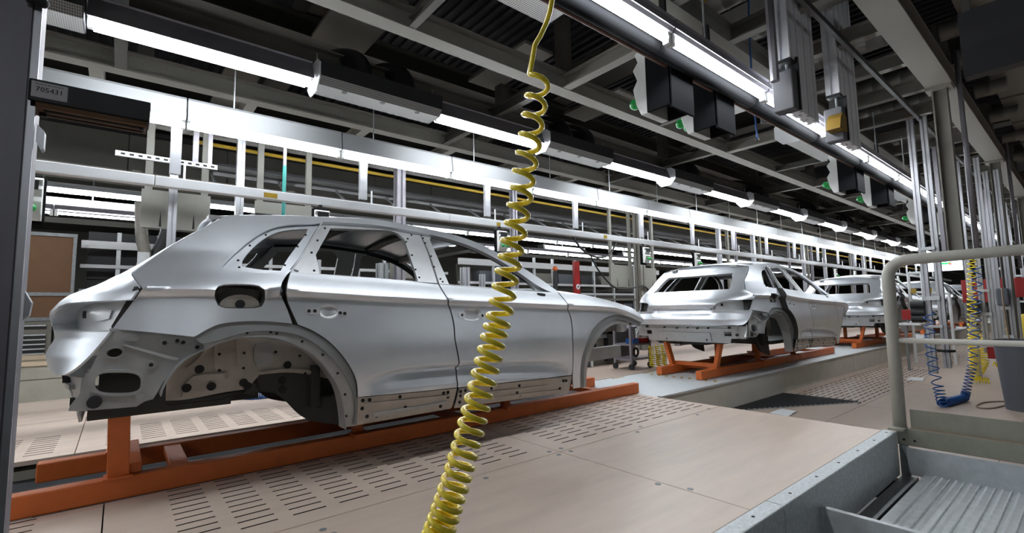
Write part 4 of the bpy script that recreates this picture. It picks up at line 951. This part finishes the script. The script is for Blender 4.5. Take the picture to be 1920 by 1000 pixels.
# ================================================================ LAMPS
def lamp(label, x0, L, y, z, sgn, group, tall=0.10, hm='white', tr_=0.034, fl=0.035, hw=0.07, offs=(0.0,)):
    """batten: white reflector housing, tube, sockets; sgn = side the housing leans to"""
    r_ = root('light_fitting', (x0+L/2, y, z), label, 'lamp', group)
    MB().prof((x0+0.003, y, z), (x0+L-0.003, y, z), [(-0.035, 0.03), (0.035, 0.03), (hw, fl), (hw+0.008, fl), (0.05, 0.06+tall), (0.06, 0.075+tall), (-0.06, 0.075+tall), (-0.05, 0.06+tall), (-hw-0.008, fl), (-hw, fl)]).build('housing', M[hm], r_)
    for q in offs: MB().cyl((x0+0.04, y+q, z-0.01), (x0+L-0.04, y+q, z-0.01), tr_, 12).build('tube', M['tube'], r_, smooth=True)
    mb = MB().bx(x0+0.004, x0+0.04, y-0.022, y+0.022, z-0.05, z+0.03); mb.bx(x0+L-0.04, x0+L-0.004, y-0.022, y+0.022, z-0.05, z+0.03)
    mb.build('sockets', M['plastic'], r_, kind='stuff')
    return r_
def rods(r_, x, y, z0, z1):
    MB().cyl((x, y, z0), (x, y, z1), 0.007, 6).build('hanging_rod', M['galv'], r_)
for i in range(26):
    r_ = lamp(f'{ORD[i]} white batten of the long far light line, counted from the left', -1.08+1.507*i, 1.5, 5.50, 2.80, 1, 'far light line', 0.17, 'lampgrey')
    rods(r_, -1.08+1.507*i+0.4, 5.5, 2.95, 3.55)
for i in range(24):
    r_ = lamp(f'{ORD[i]} white batten of the near right light line, counted from above the viewer', -3.13+1.507*i, 1.5, 1.75, 2.80, 1, 'near light line', 0.05, 'alud', 0.026, 0.055, 0.05)
    rods(r_, -3.13+1.507*i+0.5, 1.75, 2.95, 3.55)
    MB().tube([(-3.13+1.507*i, 1.87, 2.79), (-1.63+1.507*i, 1.87, 2.79)], 0.055, 12).build('trunking', M['mcover'], r_, smooth=True)
def airbox(label, x0, L, y, z, group, lampx=None):
    b = root('air_diffuser', (x0+L/2, y, z), label, 'air diffuser', group)
    w2 = 0.19
    sec = [(-0.13, -0.10), (0.13, -0.10), (w2, -0.03), (w2, 0.13), (-w2, 0.13), (-w2, -0.03)]
    MB().prof((x0, y, z), (x0+L, y, z), sec).build('box', M['anthra'], b)
    MB().prof((x0+0.01, y, z-0.002), (x0+L-0.01, y, z-0.002), [(-0.128, -0.102), (0.128, -0.102), (w2+0.001, -0.032), (w2-0.03, -0.02), (-w2+0.03, -0.02), (-w2-0.001, -0.032)]).build('perforated_face', M['perf' if 'near' in group else 'perfd'], b)
    for q in (0.2, 0.5, 0.8):
        for s in (-1,):
            MB().cyl((x0+L*q, y-0.09, z-0.100), (x0+L*q, y-0.09, z-0.108), 0.028, 12).build('nozzle', M['black'], b)
    for xe in (x0,):
        MB().prof((xe-0.006, y, z), (xe+0.006, y, z), [(-0.10, -0.16), (0.10, -0.16), (0.20, -0.06), (0.20, 0.10), (0.12, 0.16), (-0.12, 0.16), (-0.20, 0.10), (-0.20, -0.06)]).build('end_plate', M['white'], b)
    for q in (0.35, 0.72):
        xx = x0+L*q; pts = []; rs = []
        path = spline([(xx, y+0.02, z+0.12), (xx, y+0.02, z+0.24), (xx-0.03, y+0.10, z+0.36), (xx-0.10, y+0.28, z+0.44), (xx-0.16, y+0.5, z+0.48)], 8)
        for i, p in enumerate(path): pts.append(p); rs.append(0.125*(1+0.045*(i % 2)))
        MB().tube(pts, rs, 14).build('flexible_duct', M['fblack'], b, smooth=True)
    for q in (0.02, 0.98): MB().cyl((x0+L*q, y, z+0.13), (x0+L*q, y, ZB+0.1), 0.006, 6).build('hanging_rod', M['galv'], b)
    return b
for i in range(11):
    x0 = -1.72+3.14*i
    airbox(f'{ORD[i]} grey perforated air diffuser with black ducts in the middle row, from the left', x0+0.01, 1.40, 4.87, 3.32, 'middle row of air diffusers')
    lamp(f'{ORD[i]} lamp of the broken middle row of lights between the air diffusers, from the left', x0+1.42, 1.70, 4.87, 3.27, 1, 'middle row of lamps', 0.12, 'alud', 0.030, -0.005, 0.115, (-0.06, 0.06))
for i in range(7):
    airbox(f'{ORD[i]} white lit air diffuser of the near right row, counted from above the viewer', -2.0+2.95*i, 1.55, 2.42, 3.25, 'near row of air diffusers')

for j, yy in enumerate((-4.6,)):          # the neighbouring line right of the railing
    for i in range(2):
        lamp(f'{ORD[i]} lamp of the light line right of and behind the viewer', 5.5+4.5*i, 1.5, yy, 2.9, 1, 'light lines behind the viewer')
for nm, y, z, x0, n in (('far', 5.50, 2.80, -1.08, 9), ('near', 1.75, 2.80, -3.13, 8), ('middle', 4.87, 3.27, -1.7, 4)):   # the lines run on behind the viewer
    for i in range(n): lamp(f'{ORD[i]} lamp of the {nm} light line outside the view to the left', x0-(1.507 if n > 4 else 3.1)*(i+1), 1.5, y, z, 1, 'light lines behind the viewer')
for i in range(2): lamp(f'{ORD[i]} lamp of the light line behind the left shoulder of the viewer', -4.5+3.2*i, 1.5, -4.6, 2.9, 1, 'light lines behind the viewer')
# ================================================================ CALL BOXES, RAIL, HANGING COLUMNS
def callbox(label, x, y, ztop, d, group, sc_=1.0, hl=0.065, cd=0.20):
    """white housing with stepped front, dark display, two green mushroom buttons, black cover; d = side it faces (+1 / -1 in y)"""
    b = root('call_box', (x, y, ztop-0.56*sc_), label, 'call box', group)
    W = 0.135*sc_; hgt = 0.52*sc_
    prof_ = [(0, 0), (0.05, 0), (0.10, -0.03), (0.075, -0.10), (0.12, -0.15), (0.085, -0.24), (0.125, -0.30), (0.10, -0.43), (0.06, -0.52), (0, -0.52)]
    def pt(a, z, t): return (x-W+t, y+d*a*sc_, ztop+z*sc_)
    MB().prism(prof_, pt, 2*W).build('housing', M['plastic'], b, bevel=0.004)
    mb = MB()
    for s in (-1, 1): mb.bx(x+s*W-0.012, x+s*W+0.012, min(y, y-d*cd*sc_), max(y, y-d*cd*sc_), ztop-hgt, ztop+0.01)
    mb.bx(x-W-0.012, x+W+0.012, *sorted((y-d*(cd-0.01)*sc_, y-d*(cd+0.01)*sc_)), ztop-hgt-0.03, ztop+0.02)
    mb.build('rear_cover', mat('matt_black_cover', (0.012, 0.0125, 0.014), 0.9), b)
    dp = MB().quad((x-W*0.75, y+d*0.104*sc_, ztop-0.045*sc_), (x+W*0.75, y+d*0.104*sc_, ztop-0.045*sc_), (x+W*0.75, y+d*0.125*sc_, ztop-0.16*sc_), (x-W*0.75, y+d*0.125*sc_, ztop-0.16*sc_))
    dp.build('display', M['black'], b, solid=0.006)
    for s in (-0.45, 0.45):
        cx, cz = x+s*W, ztop-0.37*sc_
        mb = MB().cyl((cx, y+d*0.10*sc_, cz), (cx, y+d*0.15*sc_, cz-0.01), 0.020*sc_, 10); mb.ball((cx, y+d*0.165*sc_, cz-0.012), 0.042*sc_, 14, 8)
        mb.build('button', M['green'], b, smooth=True)
    mb = MB().bar((x, y-d*0.08*sc_, ztop), (x, y-d*0.08*sc_, ztop+hl), 0.03, 0.05); mb.cyl((x-0.08, y-d*0.08*sc_, ztop+0.03), (x+0.08, y-d*0.08*sc_, ztop+0.03), 0.02, 8)
    mb.build('hanger', M['black'], b)
    return b
for i, (x, yy) in enumerate(((3.36, 2.16), (4.06, 2.16), (7.85, 2.16), (9.4, 2.16), (12.3, 2.16), (14.8, 2.16))):
    callbox(['pale call box with black cover hanging left of its twin at upper right', 'pale call box with black cover hanging right of its twin at upper right', 'call box with green buttons below the second hanging profile bundle', 'call box just beyond, half covered by grey profiles', 'call box farther along the near line, small', 'farthest call box of the near line'][i], x, yy, 3.05, 1, 'call boxes of the near side', 1.08, 0.45)
for i, x in enumerate((-0.62, 1.70, 4.25, 7.75, 9.6, 18.2, 20.2, 26.0)):
    callbox(['large white call box with green button at the left edge behind the post', 'call box with white frame and dark display above the roof of the near car', 'white call box with green buttons behind the yellow coiled hose', 'white call box with green buttons left of the second car body', 'white call box with green buttons over the second car roof', 'left one of two white call boxes over the third car roof', 'right one of two white call boxes over the third car roof', 'small white call box farthest along the far rail'][i], x, 5.42, 2.08, -1, 'call boxes of the far side', 0.68 if i == 0 else 0.58, 0.07, 0.08)
rr = root('media_rail', (10, 5.5, 2.2), 'long pale grey rail running along the far side below the light line', 'rail')
for i in range(13): MB().bx(-3+3.2*i+0.003, 0.2+3.2*i-0.003, 5.455, 5.545, 2.15, 2.245).build('rail_section', M['white'], rr, bevel=0.006)
mb = MB().bx(1.12, 1.25, 5.452, 5.455, 2.165, 2.215); mb.build('yellow_sticker', M['yellowp'], rr)
MB().bx(4.2, 4.27, 5.452, 5.455, 2.16, 2.21).build('yellow_sticker', M['yellowp'], rr)
MB().bx(6.6, 6.68, 5.452, 5.455, 2.17, 2.23).build('yellow_sticker', M['yellowp'], rr)
for i in range(19):
    x = 0.36+1.9*i
    MB().bx(x-0.045, x+0.045, 5.605, 5.655, 2.32, 2.90).build('hanger_profile', M['alu'], rr)
    MB().cyl((x+0.07, 5.53, 2.24), (x+0.07, 5.53, 2.42), 0.01, 6).build('hanger_bolt', M['galv'], rr)
def column_bundle(label, x, y, zb, zs):
    b = root('hanging_profile_bundle', (x, y, zb), label, 'profile bundle', 'hanging profile bundles')
    for k in range(3): MB().tslot((x+0.16*k, y, zb), (x+0.16*k, y, 4.6), 0.155, 0.09, (0, 1, 0), nw=1).build('profile', M['profgrey'], b)
    MB().tslot((x-0.14, y+0.01, zs), (x-0.14, y+0.01, 4.6), 0.10, 0.12, (0, 1, 0)).build('side_profile', M['profgrey'], b)
    MB().bx(x-0.19, x-0.09, y-0.05, y+0.07, zs-0.03, zs).build('end_cap', M['black'], b)
    MB().bx(x-0.20, x-0.09, y-0.06, y+0.10, zb-0.02, zb+0.32).build('drive_box', M['drive'], b, bevel=0.01)
    MB().cyl((x-0.13, y, zb+0.3), (x-0.13, y, zs), 0.012, 8).build('spindle', M['galvd'], b)
    MB().bx(x-0.085, x-0.06, y-0.07, y+0.08, zb-0.01, zb+0.45).build('dark_plate', M['black'], b)
    return b
column_bundle('left bundle of three aluminium profiles hanging from the roof at upper right', 4.40, 1.50, 2.56, 2.98)
b = column_bundle('right bundle of three aluminium profiles with a yellow block, hanging at upper right', 5.62, 1.50, 2.56, 3.02)
MB().prism([(5.28, 2.62), (5.50, 2.62), (5.50, 2.78), (5.40, 2.80), (5.33, 2.74)], lambda a, c, t: (a, 1.43+t, c), 0.12).build('yellow_block', mat('mustard_block', (0.22, 0.13, 0.012), 0.6), b)
MB().tube([(4.05, 1.52, 4.6), (4.06, 1.52, 2.75)], 0.035, 8).build('thin_profile', M['alud'], [o for o in bpy.data.objects if o.name.startswith('hanging_profile_bundle')][0])
p0 = atY(1403, -60, 2.06); p1 = atY(1420, 262, 2.06)
cbk = MB().tube(spline([p0, atY(1405, 60, 2.06), atY(1411, 160, 2.06), p1], 6), 0.009, 6).build('blue_cable', M['blue'], smooth=True)
tag(cbk, 'blue cable hanging down beside the near light line', 'cable')
k_ = MB().ball(p1, 0.02, 10, 6).build('cable_plug', M['black'], cbk, smooth=True)
# ================================================================ HALL WALLS AND BACKGROUND
tag(MB().bx(-19, 62, 24, 24.2, 0, 5.3).build('wall_back', M['duct'], kind='structure'), 'dark far wall of the hall')
tag(MB().bx(61, 61.2, -14, 24, -0.5, 5.3).build('wall_end', M['duct'], kind='structure'), 'dark end wall of the hall')
tag(MB().bx(-19.2, -19, -14, 24, -0.6, 5.3).build('wall_rear', M['duct'], kind='structure'), 'dark wall closing the hall behind the viewer')
tag(MB().bx(-19, 62, -14.2, -14, -0.6, 5.3).build('wall_right', M['duct'], kind='structure'), 'dark right wall of the hall')
MB().bx(-19, 4.38, -14, -8, -0.6, -0.5).build('floor_slab', M['concrete'], floor)
MB().bx(2.8, 4.39, -8, -4.5, -0.6, -0.5).build('floor_slab', M['concrete'], floor)
hd = root('wall_duct', (10, 10.6, 3.35), 'long dark beige cladding running along the hall behind the light line', kind='structure')
for i in range(28):
    MB().bx(-6+1.5*i+0.006, -4.5+1.5*i-0.006, 10.5, 11.6, 3.42, 4.12).build('cladding_panel', M['duct'], hd)
MB().bx(-6, 36, 10.46, 11.6, 3.30, 3.41).build('cladding_foot', M['olive'], hd)
MB().bx(-6, 36, 10.35, 10.5, 4.12, 4.2).build('cable_shelf', M['black'], hd)
# far light lines
for i in range(20):
    lamp(f'{ORD[i]} lamp of the upper background light line, from the left', -2.62+1.507*i, 1.5, 9.5, 2.80, 1, 'upper background light line', 0.04, 'lampgrey', 0.020)
for i in range(20):
    lamp(f'{ORD[i]} lamp of the lower background light line, from the left', -2.3+1.507*i, 1.5, 9.4, 2.46, 1, 'lower background light line', 0.03, 'alud', 0.017)
for i, x in enumerate((-0.4, 4.8, 9.9, 13.4)):
    b = root('hanging_light_box', (x, 9.75, 2.58), f'{ORD[i]} pale trough lamp hanging between the background light lines, from the left', 'lamp', 'trough lamps')
    MB().prof((x-0.8, 9.75, 2.66), (x+0.8, 9.75, 2.66), [(-0.14, -0.07), (0.14, -0.07), (0.10, 0.07), (-0.10, 0.07)]).build('trough', M['white'], b)
    for s in (-1, 1): MB().bx(x+s*0.83-0.03, x+s*0.83+0.03, 9.63, 9.87, 2.58, 2.74).build('end_cap', M['black'], b)
    MB().bar((x, 9.75, 2.73), (x, 9.75, 3.12), 0.02, 0.02).build('hanger', M['galvd'], b)
bg = root('background_beams', (5, 9, 3.0), kind='structure'); tag(bg, 'brown-grey beams of the neighbouring line in the background')
for y, z in ((8.6, 2.95), (9.9, 3.15)): MB().bar((-6, y, z), (34, y, z), 0.08, 0.12).build('beam', M['beige'], bg)
MB().bx(-6, 34, 9.2, 10.0, 2.28, 2.36).build('beam', M['olive'], bg)
for k in range(14): MB().bar((-2+2.1*k, 8.6, 3.0), (-2+2.1*k, 9.9, 3.2), 0.10, 0.08).build('beam', M['beige'], bg)
# raised plinth at the left with timber on top
pl = root('plinth', (-1.6, 8.0, 0), 'grey-green plinth wall at the left behind the far deck', kind='structure')
MB().bx(-5, 0.6, 7.70, 9.2, 0, 0.24).build('plinth_block', M['concrete'], pl)
MB().bx(-5, 0.6, 7.72, 9.2, 0.247, 0.40).build('plinth_block', M['concrete'], pl)
for i, (y0, y1, z0, z1, x1) in enumerate(((7.70, 7.95, 0.40, 0.445, -0.40), (8.05, 8.35, 0.445, 0.50, -0.55))):
    tag(MB().bx(-4, x1, y0, y1, z0, z1).build('timber_plank', M['wood']), ['pale timber plank along the front edge of the plinth', 'pale timber plank lying behind the front one on the plinth'][i], 'plank')
dc = root('drawer_cabinet', (-1.0, 8.6, 0.5), 'grey cabinet of black shallow drawers with light handles at the left', 'cabinet')
x0, x1 = -2.1, -0.66
MB().bx(x0, x1, 8.42, 8.95, 0.42, 0.90).build('carcass', M['beige'], dc)
for i in range(7):
    z = 0.46+i*0.058
    if i == 5: continue
    d = MB().bx(x0+0.03, x1-0.05, 8.405, 8.42, z, z+0.052).build('drawer', M['black'], dc)
    MB().bx(x0+0.03, x1-0.05, 8.395, 8.405, z+0.034, z+0.050).build('handle', M['galv'], d)
sb = root('side_cupboard', (-0.5, 8.6, 0.42), 'grey-blue cupboard with bright boxes on top, right of the drawers', 'cupboard')
MB().bx(-0.64, -0.1, 8.45, 8.9, 0.42, 0.78).build('carcass', M['beige'], sb)
MB().bx(-0.62, -0.52, 8.44, 8.55, 0.78, 0.89).build('blue_box', mat('pale_blue_box', (0.35, 0.45, 0.75), 0.5), sb)
for k in range(4): MB().bx(-0.48+k*0.07, -0.44+k*0.07, 8.44, 8.5, 0.80, 0.88).build('white_box', M['white'], sb)
bb = root('brown_board', (-0.9, 8.7, 0.9), 'large brown board in an aluminium frame at the left behind the car tail', 'board')
MB().bx(-2.2, -0.52, 8.60, 8.63, 0.92, 2.02).build('board', M['brown'], bb)
for a, b in (((-2.2, 8.59, 2.03), (-0.48, 8.59, 2.03)), ((-0.50, 8.59, 0.91), (-0.50, 8.59, 2.05)), ((-2.2, 8.59, 1.25), (-0.5, 8.59, 1.25)), ((-2.2, 8.59, 0.93), (-0.48, 8.59, 0.93))): MB().bar(a, b, 0.035, 0.045).build('frame_bar', M['galvd'], bb)
# rack with white light bars behind the car
def rack(name, label, x0, x1, y, levels, posts, cat='rack'):
    r_ = root(name, (x0, y, 0), label, cat)
    for z, h, mt in levels: MB().bx(x0, x1, y-0.02, y+0.06, z, z+h).build('shelf_bar', M[mt], r_)
    for x in posts: MB().bar((x, y+0.03, 0), (x, y+0.03, max(l[0] for l in levels)+0.25), 0.05, 0.05).build('upright', M['galv'], r_)
    return r_
r_ = rack('light_rack', 'grey rack with a white lit bar right of the brown board', -0.46, 1.1, 9.0, [(1.92, 0.11, 'white'), (1.64, 0.05, 'white'), (1.30, 0.04, 'galv')], [-0.05, 0.42, 0.75, 1.08])
mb = MB().bx(-0.4, 1.05, 9.1, 9.5, 1.30, 1.46); mb.build('dark_boxes', M['black'], r_)
MB().bx(-0.4, 1.05, 9.3, 9.5, 1.5, 2.2).build('back_panel', M['anthra'], r_)
fx = root('flexible_hose_duct', (0.2, 8.7, 1.4), 'ribbed grey flexible duct rising beside the brown board', 'duct')
path = spline([(0.18, 8.7, 1.35), (0.19, 8.7, 1.55), (0.25, 8.7, 1.8), (0.20, 8.7, 2.1), (0.17, 8.7, 2.6)], 10)
MB().tube(path, [0.075*(1+0.06*(i % 2)) for i in range(len(path))], 12).build('duct', M['flex'], fx, smooth=True)
path = spline([(0.33, 8.75, 1.5), (0.36, 8.75, 1.8), (0.46, 8.75, 2.1), (0.52, 8.75, 2.5)], 10)
MB().tube(path, [0.07*(1+0.06*(i % 2)) for i in range(len(path))], 12).build('duct', M['anthra'], fx, smooth=True)
MB().bx(0.16, 0.30, 8.60, 8.63, 1.66, 1.86).build('paper_tag', M['galv'], fx)
# boards hung on two posts behind the car
def hung(label, x0, x1, z0, z1, y=6.6):
    x0, x1, z0, z1 = x0*1.135, x1*1.135, 0.93+(z0-0.93)*1.135, 0.93+(z1-0.93)*1.135
    b = root('hung_board', ((x0+x1)/2, y, z0), label, 'board', 'hung boards')
    for x in (x0+0.03, x1-0.03): MB().bx(x-0.035, x+0.035, y, y+0.05, z0, 3.4).build('post', M['board'], b)
    MB().bx(x0-0.03, x1+0.03, y-0.02, y, z0, z1).build('board', M['board'], b)
    mb = MB()
    for q in (0.25, 0.78): mb.prism([(x0+(x1-x0)*q-0.012, z0+0.02), (x0+(x1-x0)*q+0.012, z0+0.02), (x0+(x1-x0)*q, z0+0.2)], lambda a, c, t: (a, y-0.024+t, c), 0.004)
    mb.build('slot_marks', M['dark'], b, kind='stuff')
    return b
hung('grey-beige board hung on two posts above the tail of the near car', 0.14, 0.66, 1.80, 2.18)
hung('grey-beige board hung above the roof of the near car, behind the green pole', 1.13, 1.70, 1.80, 2.19)
hung('grey-beige board left of the second car body, the left of two', 7.20, 7.85, 1.33, 1.76)
hung('grey-beige board left of the second car body, the right of two', 8.1, 8.62, 1.30, 1.74)
def post(name, label, x, y, z0, z1, wd, mt, cat='post', group='posts behind the cars', slot=True):
    mb = MB().tslot((x, y, z0), (x, y, z1), wd, wd, (0, 1, 0)) if slot else MB().bx(x-wd/2, x+wd/2, y-wd/2, y+wd/2, z0, z1)
    o = mb.build(name, M[mt]); tag(o, label, cat, group); return o
PX_ = [(0.36, 0.07, 'alu', 'bright aluminium post in front of the hung board above the car tail'), (0.94, 0.075, 'alu', 'slim aluminium post above the rear side window of the near car'), (2.80, 0.12, 'alud', 'dark aluminium post above the middle of the near car roof'), (4.75, 0.09, 'alud', 'aluminium post close behind the yellow coiled hose'), (8.0, 0.16, 'beige', 'stout grey column between the two boards left of the second car')]
for x, wd, mt, lab in PX_: post('post', lab, x*1.12, 6.42, 0.0, 3.36, wd*1.1, mt)
for i in range(14):
    x = 11.3+0.62*i+(1.6 if i > 4 else 0)+(2.4 if i > 9 else 0)
    post('post', f'{ORD[i]} slim post of the row above and beyond the second car, from the left', x*1.1, 6.35+0.1*(i % 3), 0.0, 3.3, 0.07+0.03*(i % 3 == 0), ['alu', 'beige', 'alud'][i % 3])
gp = root('air_line_pole', (1.37, 5.6, 1.75), 'thin turquoise air line pole with brass fitting above the near car', 'pole')
MB().cyl((1.37, 5.68, 2.25), (1.37, 5.68, 3.0), 0.018, 8).build('pole', M['alud'], gp)
MB().cyl((1.37, 5.68, 1.85), (1.37, 5.68, 2.6), 0.02, 8).build('sleeve', mat('turquoise_sleeve', (0.03, 0.22, 0.20), 0.4), gp)
MB().bx(1.34, 1.44, 5.64, 5.72, 1.83, 1.92).build('fitting', M['yellowp'], gp)
sr = root('slotted_rail', (0.3, 5.9, 2.5), 'short perforated galvanised rail behind the aluminium post', 'rail')
MB().bx(-0.1, 0.75, 5.9, 5.93, 2.50, 2.55).build('rail', M['galv'], sr)
mb = MB()
for k in range(12): mb.bx(-0.06+k*0.068, -0.025+k*0.068, 5.898, 5.9, 2.515, 2.535)
mb.build('slots', M['dark'], sr, kind='stuff')
MB().bar((0.55, 5.93, 2.5), (0.55, 5.93, 3.05), 0.05, 0.05).build('hanger', M['alud'], sr)
MB().bar((0.68, 5.93, 2.5), (0.68, 5.93, 3.05), 0.04, 0.04).build('hanger', M['alud'], sr)
# shelves and rails of the neighbouring line between the first two cars
rk = rack('parts_rack', 'long pale parts rack behind the bonnet of the near car', 5.4, 12.5, 8.3, [(1.90, 0.13, 'white'), (1.50, 0.05, 'white'), (1.28, 0.05, 'galv'), (1.14, 0.05, 'beige')], [6.3, 6.9, 7.5, 8.1, 8.9, 9.6, 10.4, 11.3])
MB().bx(5.6, 12.0, 8.7, 8.75, 0.2, 1.95).build('back_panel', M['duct'], rk)
for k in range(7): MB().bx(6.0+0.8*k, 6.6+0.8*k, 8.42, 8.7, 1.55, 1.80).build('bin', [M['bin'], M['anthra'], M['board']][k % 3], rk)
for k in range(6): MB().bx(9.5+0.45*k, 9.9+0.45*k, 8.36, 8.7, 0.7, 1.05).build('bin', [M['blue'], M['black'], M['red'], M['bin']][k % 4], rk)
rack('parts_rack', 'dark parts rack seen through the windows of the near car', 0.9, 5.3, 8.6, [(1.70, 0.05, 'white'), (1.36, 0.05, 'white'), (1.16, 0.06, 'galv')], [1.3, 1.9, 2.4, 3.2, 3.9, 4.6])
for i, (x, wd, mt) in enumerate(((1.75, 0.12, 'alu'), (2.0, 0.12, 'alu'), (2.55, 0.10, 'alu'), (2.95, 0.14, 'galvd'), (3.75, 0.10, 'alu'), (4.4, 0.12, 'alu'), (4.75, 0.08, 'alu'))):
    post('window_post', f'{ORD[i]} pale post seen through the near car windows, from the left', x, 6.6, 0, 1.55+0.1*(i % 2), wd, mt, group='posts through the windows')
cb_ = root('control_cabinet', (3.5, 6.5, 1.3), 'grey control cabinet with buttons seen through the front window of the near car', 'cabinet')
MB().bx(3.20, 3.48, 6.66, 6.9, 1.44, 1.84).build('cabinet', M['beige'], cb_, bevel=0.01)
MB().bx(3.50, 3.78, 6.66, 6.85, 1.44, 1.84).build('panel', M['galvd'], cb_, bevel=0.01)
for k, mt in enumerate(('blue', 'blue', 'red', 'yellowp')): MB().cyl((3.58+0.09*(k % 2), 6.66, 1.64-0.09*(k//2)), (3.58+0.09*(k % 2), 6.64, 1.64-0.09*(k//2)), 0.02, 10).build('button', M[mt], cb_)
MB().bar((3.5, 6.8, 0), (3.5, 6.8, 1.44), 0.08, 0.08).build('stand', M['galvd'], cb_)
MB().bx(3.3, 3.46, 6.72, 6.77, 1.0, 1.40).build('brown_sheet', M['brown'], cb_)
rs_ = root('red_stand', (7.55, 7.05, 0), 'red upright stand with a white round mark, beyond the near bonnet', 'stand')
MB().bx(7.46, 7.62, 7.0, 7.06, 0.9, 1.95).build('board', M['red'], rs_)
MB().bar((7.54, 7.03, 0), (7.54, 7.03, 0.9), 0.06, 0.06).build('foot', M['galvd'], rs_)
m1 = MB().cyl((7.55, 7.0, 1.40), (7.55, 6.993, 1.40), 0.058, 20).build('round_mark', M['white'], rs_)
MB().cyl((7.55, 6.993, 1.40), (7.55, 6.990, 1.40), 0.02, 14).build('dot', M['ink'], m1)
ol = root('signal_stand', (7.0, 7.1, 0), 'dark post with an orange lamp on top, left of the red stand', 'stand')
MB().bar((6.98, 7.1, 0), (6.98, 7.1, 1.72), 0.07, 0.07).build('post', M['anthra'], ol)
MB().ball((6.98, 7.1, 1.77), 0.055, 12, 8).build('orange_lamp', mat('orange_lamp', (0.8, 0.16, 0.04), 0.3), ol, smooth=True)
hc = MB().tube(spline([(6.6, 6.3, 2.45), (6.9, 6.3, 2.12), (7.35, 6.3, 1.96), (7.8, 6.3, 2.06), (8.1, 6.3, 2.45)], 8), 0.022, 6).build('hanging_cable_loop', M['black'], smooth=True)
tag(hc, 'black cable hanging in a deep loop above the red stand', 'cable')
hc2 = MB().tube(spline([(7.2, 6.3, 1.96), (7.45, 6.3, 1.66), (7.9, 6.3, 1.36), (8.4, 6.3, 1.34), (8.9, 6.3, 1.40), (9.2, 6.3, 1.23)], 8), 0.018, 6).build('hanging_cable', M['black'], smooth=True)
tag(hc2, 'black cable falling to the right below the loop', 'cable')
# trolley and cabinet between the first and second car
tx, ty = 6.02, 4.70
tl = root('steel_trolley', (tx, ty, 0), 'grey steel trolley on castors with boxes, beside the nose of the near car', 'trolley')
def frame_bar(a, b): MB().bar(a, b, 0.035, 0.035).build('frame_bar', M['alud'], tl)
for x in (tx-0.05, tx+0.42):
    for y in (ty-0.2, ty+0.10): frame_bar((x, y, 0.09), (x, y, 0.66)); c_ = MB().cyl((x-0.015, y, 0.045), (x+0.015, y, 0.045), 0.045, 12).build('castor', M['black'], tl)
for z in (0.14, 0.36, 0.62):
    MB().bx(tx-0.07, tx+0.44, ty-0.22, ty+0.12, z, z+0.025).build('shelf', M['alud'], tl)
for (a, b, mt, n, lab) in ((0.02, 0.16, 'blue', 'tool_box', 'small dark blue box on the middle shelf of the steel trolley'), (0.24, 0.40, 'red', 'tool_box', 'small red box on the middle shelf of the steel trolley')):
    tag(MB().bx(tx+a, tx+b, ty-0.20, ty-0.05, 0.386, 0.46).build(n, M[mt], bevel=0.006), lab, 'box')
mb = MB(); 
for k in range(16):
    a = 2*math.pi*k/16; mb.v += [(tx+0.2+0.07*math.cos(a), ty-0.1, 0.24+0.07*math.sin(a))]
tag(MB().tube([(tx+0.2+0.06*math.cos(a*math.pi/8), ty-0.1, 0.245+0.06*math.sin(a*math.pi/8)) for a in range(17)], 0.018, 8).build('hose_reel', M['black'], smooth=True), 'black ring of hose on the bottom shelf of the trolley', 'hose')
for i, dx in enumerate((0.35, 0.52, 0.68)):
    o = hose('short_yellow_hose', [(tx+dx, ty-0.28, 0.02), (tx+dx+0.01, ty-0.28, 0.18), (tx+dx-0.01, ty-0.28, 0.34)], 11, [0.04, 0.04, 0.035], 0.009, M['yellow'], f'{ORD[i]} of three short yellow coiled hoses beside the trolley, from the left', seg=12)
    o['group'] = 'short yellow hoses'
mc = root('machine_panel', (6.0, 5.4, 0), 'beige machine panel with black holes seen through the front wheel arch', 'machine')
MB().bx(5.55, 6.45, 5.30, 5.36, 0.0, 1.02).build('panel', M['board'], mc)
MB().bx(6.05, 6.22, 5.27, 5.30, 0.72, 0.95).build('amber_plate', mat('amber_plate', (0.50, 0.34, 0.14), 0.5), mc)
for x, z, r in ((5.80, 0.78, 0.03), (5.80, 0.68, 0.025), (5.92, 0.74, 0.02), (5.68, 0.40, 0.035), (5.66, 0.22, 0.03), (6.02, 0.36, 0.03), (6.08, 0.32, 0.025), (5.70, 0.47, 0.03)):
    MB().cyl((x, 5.30, z), (x, 5.29, z), r, 12).build('hole', M['dark'], mc)
MB().bx(5.9, 6.5, 5.22, 5.30, 0.44, 0.50).build('arm', M['galvd'], mc)
MB().bx(5.75, 6.5, 5.2, 5.30, 0.50, 0.54).build('arm', M['black'], mc)
MB().bx(5.58, 5.86, 5.22, 5.30, 0.0, 0.16).build('foot_box', M['bin'], mc)
MB().tube(spline([(5.88, 5.2, 0.0), (5.88, 5.2, 0.22), (5.86, 5.2, 0.32), (5.80, 5.2, 0.40)], 6), 0.022, 8).build('white_pipe', M['plastic'], mc, smooth=True)
MB().bx(6.3, 6.9, 5.20, 5.5, 0.05, 0.95).build('dark_machine', M['black'], mc)
# blue coil on the far deck seen through the rear wheel arch
fb = [atZ(455, 741, 0.045), atZ(478, 742, 0.045), atZ(507, 739, 0.045)]
hose('blue_coiled_hose', fb, 14, [0.05, 0.045, 0.035], 0.008, M['blue'], 'small blue coiled hose lying on the far deck, seen through the rear wheel arch', seg=12)
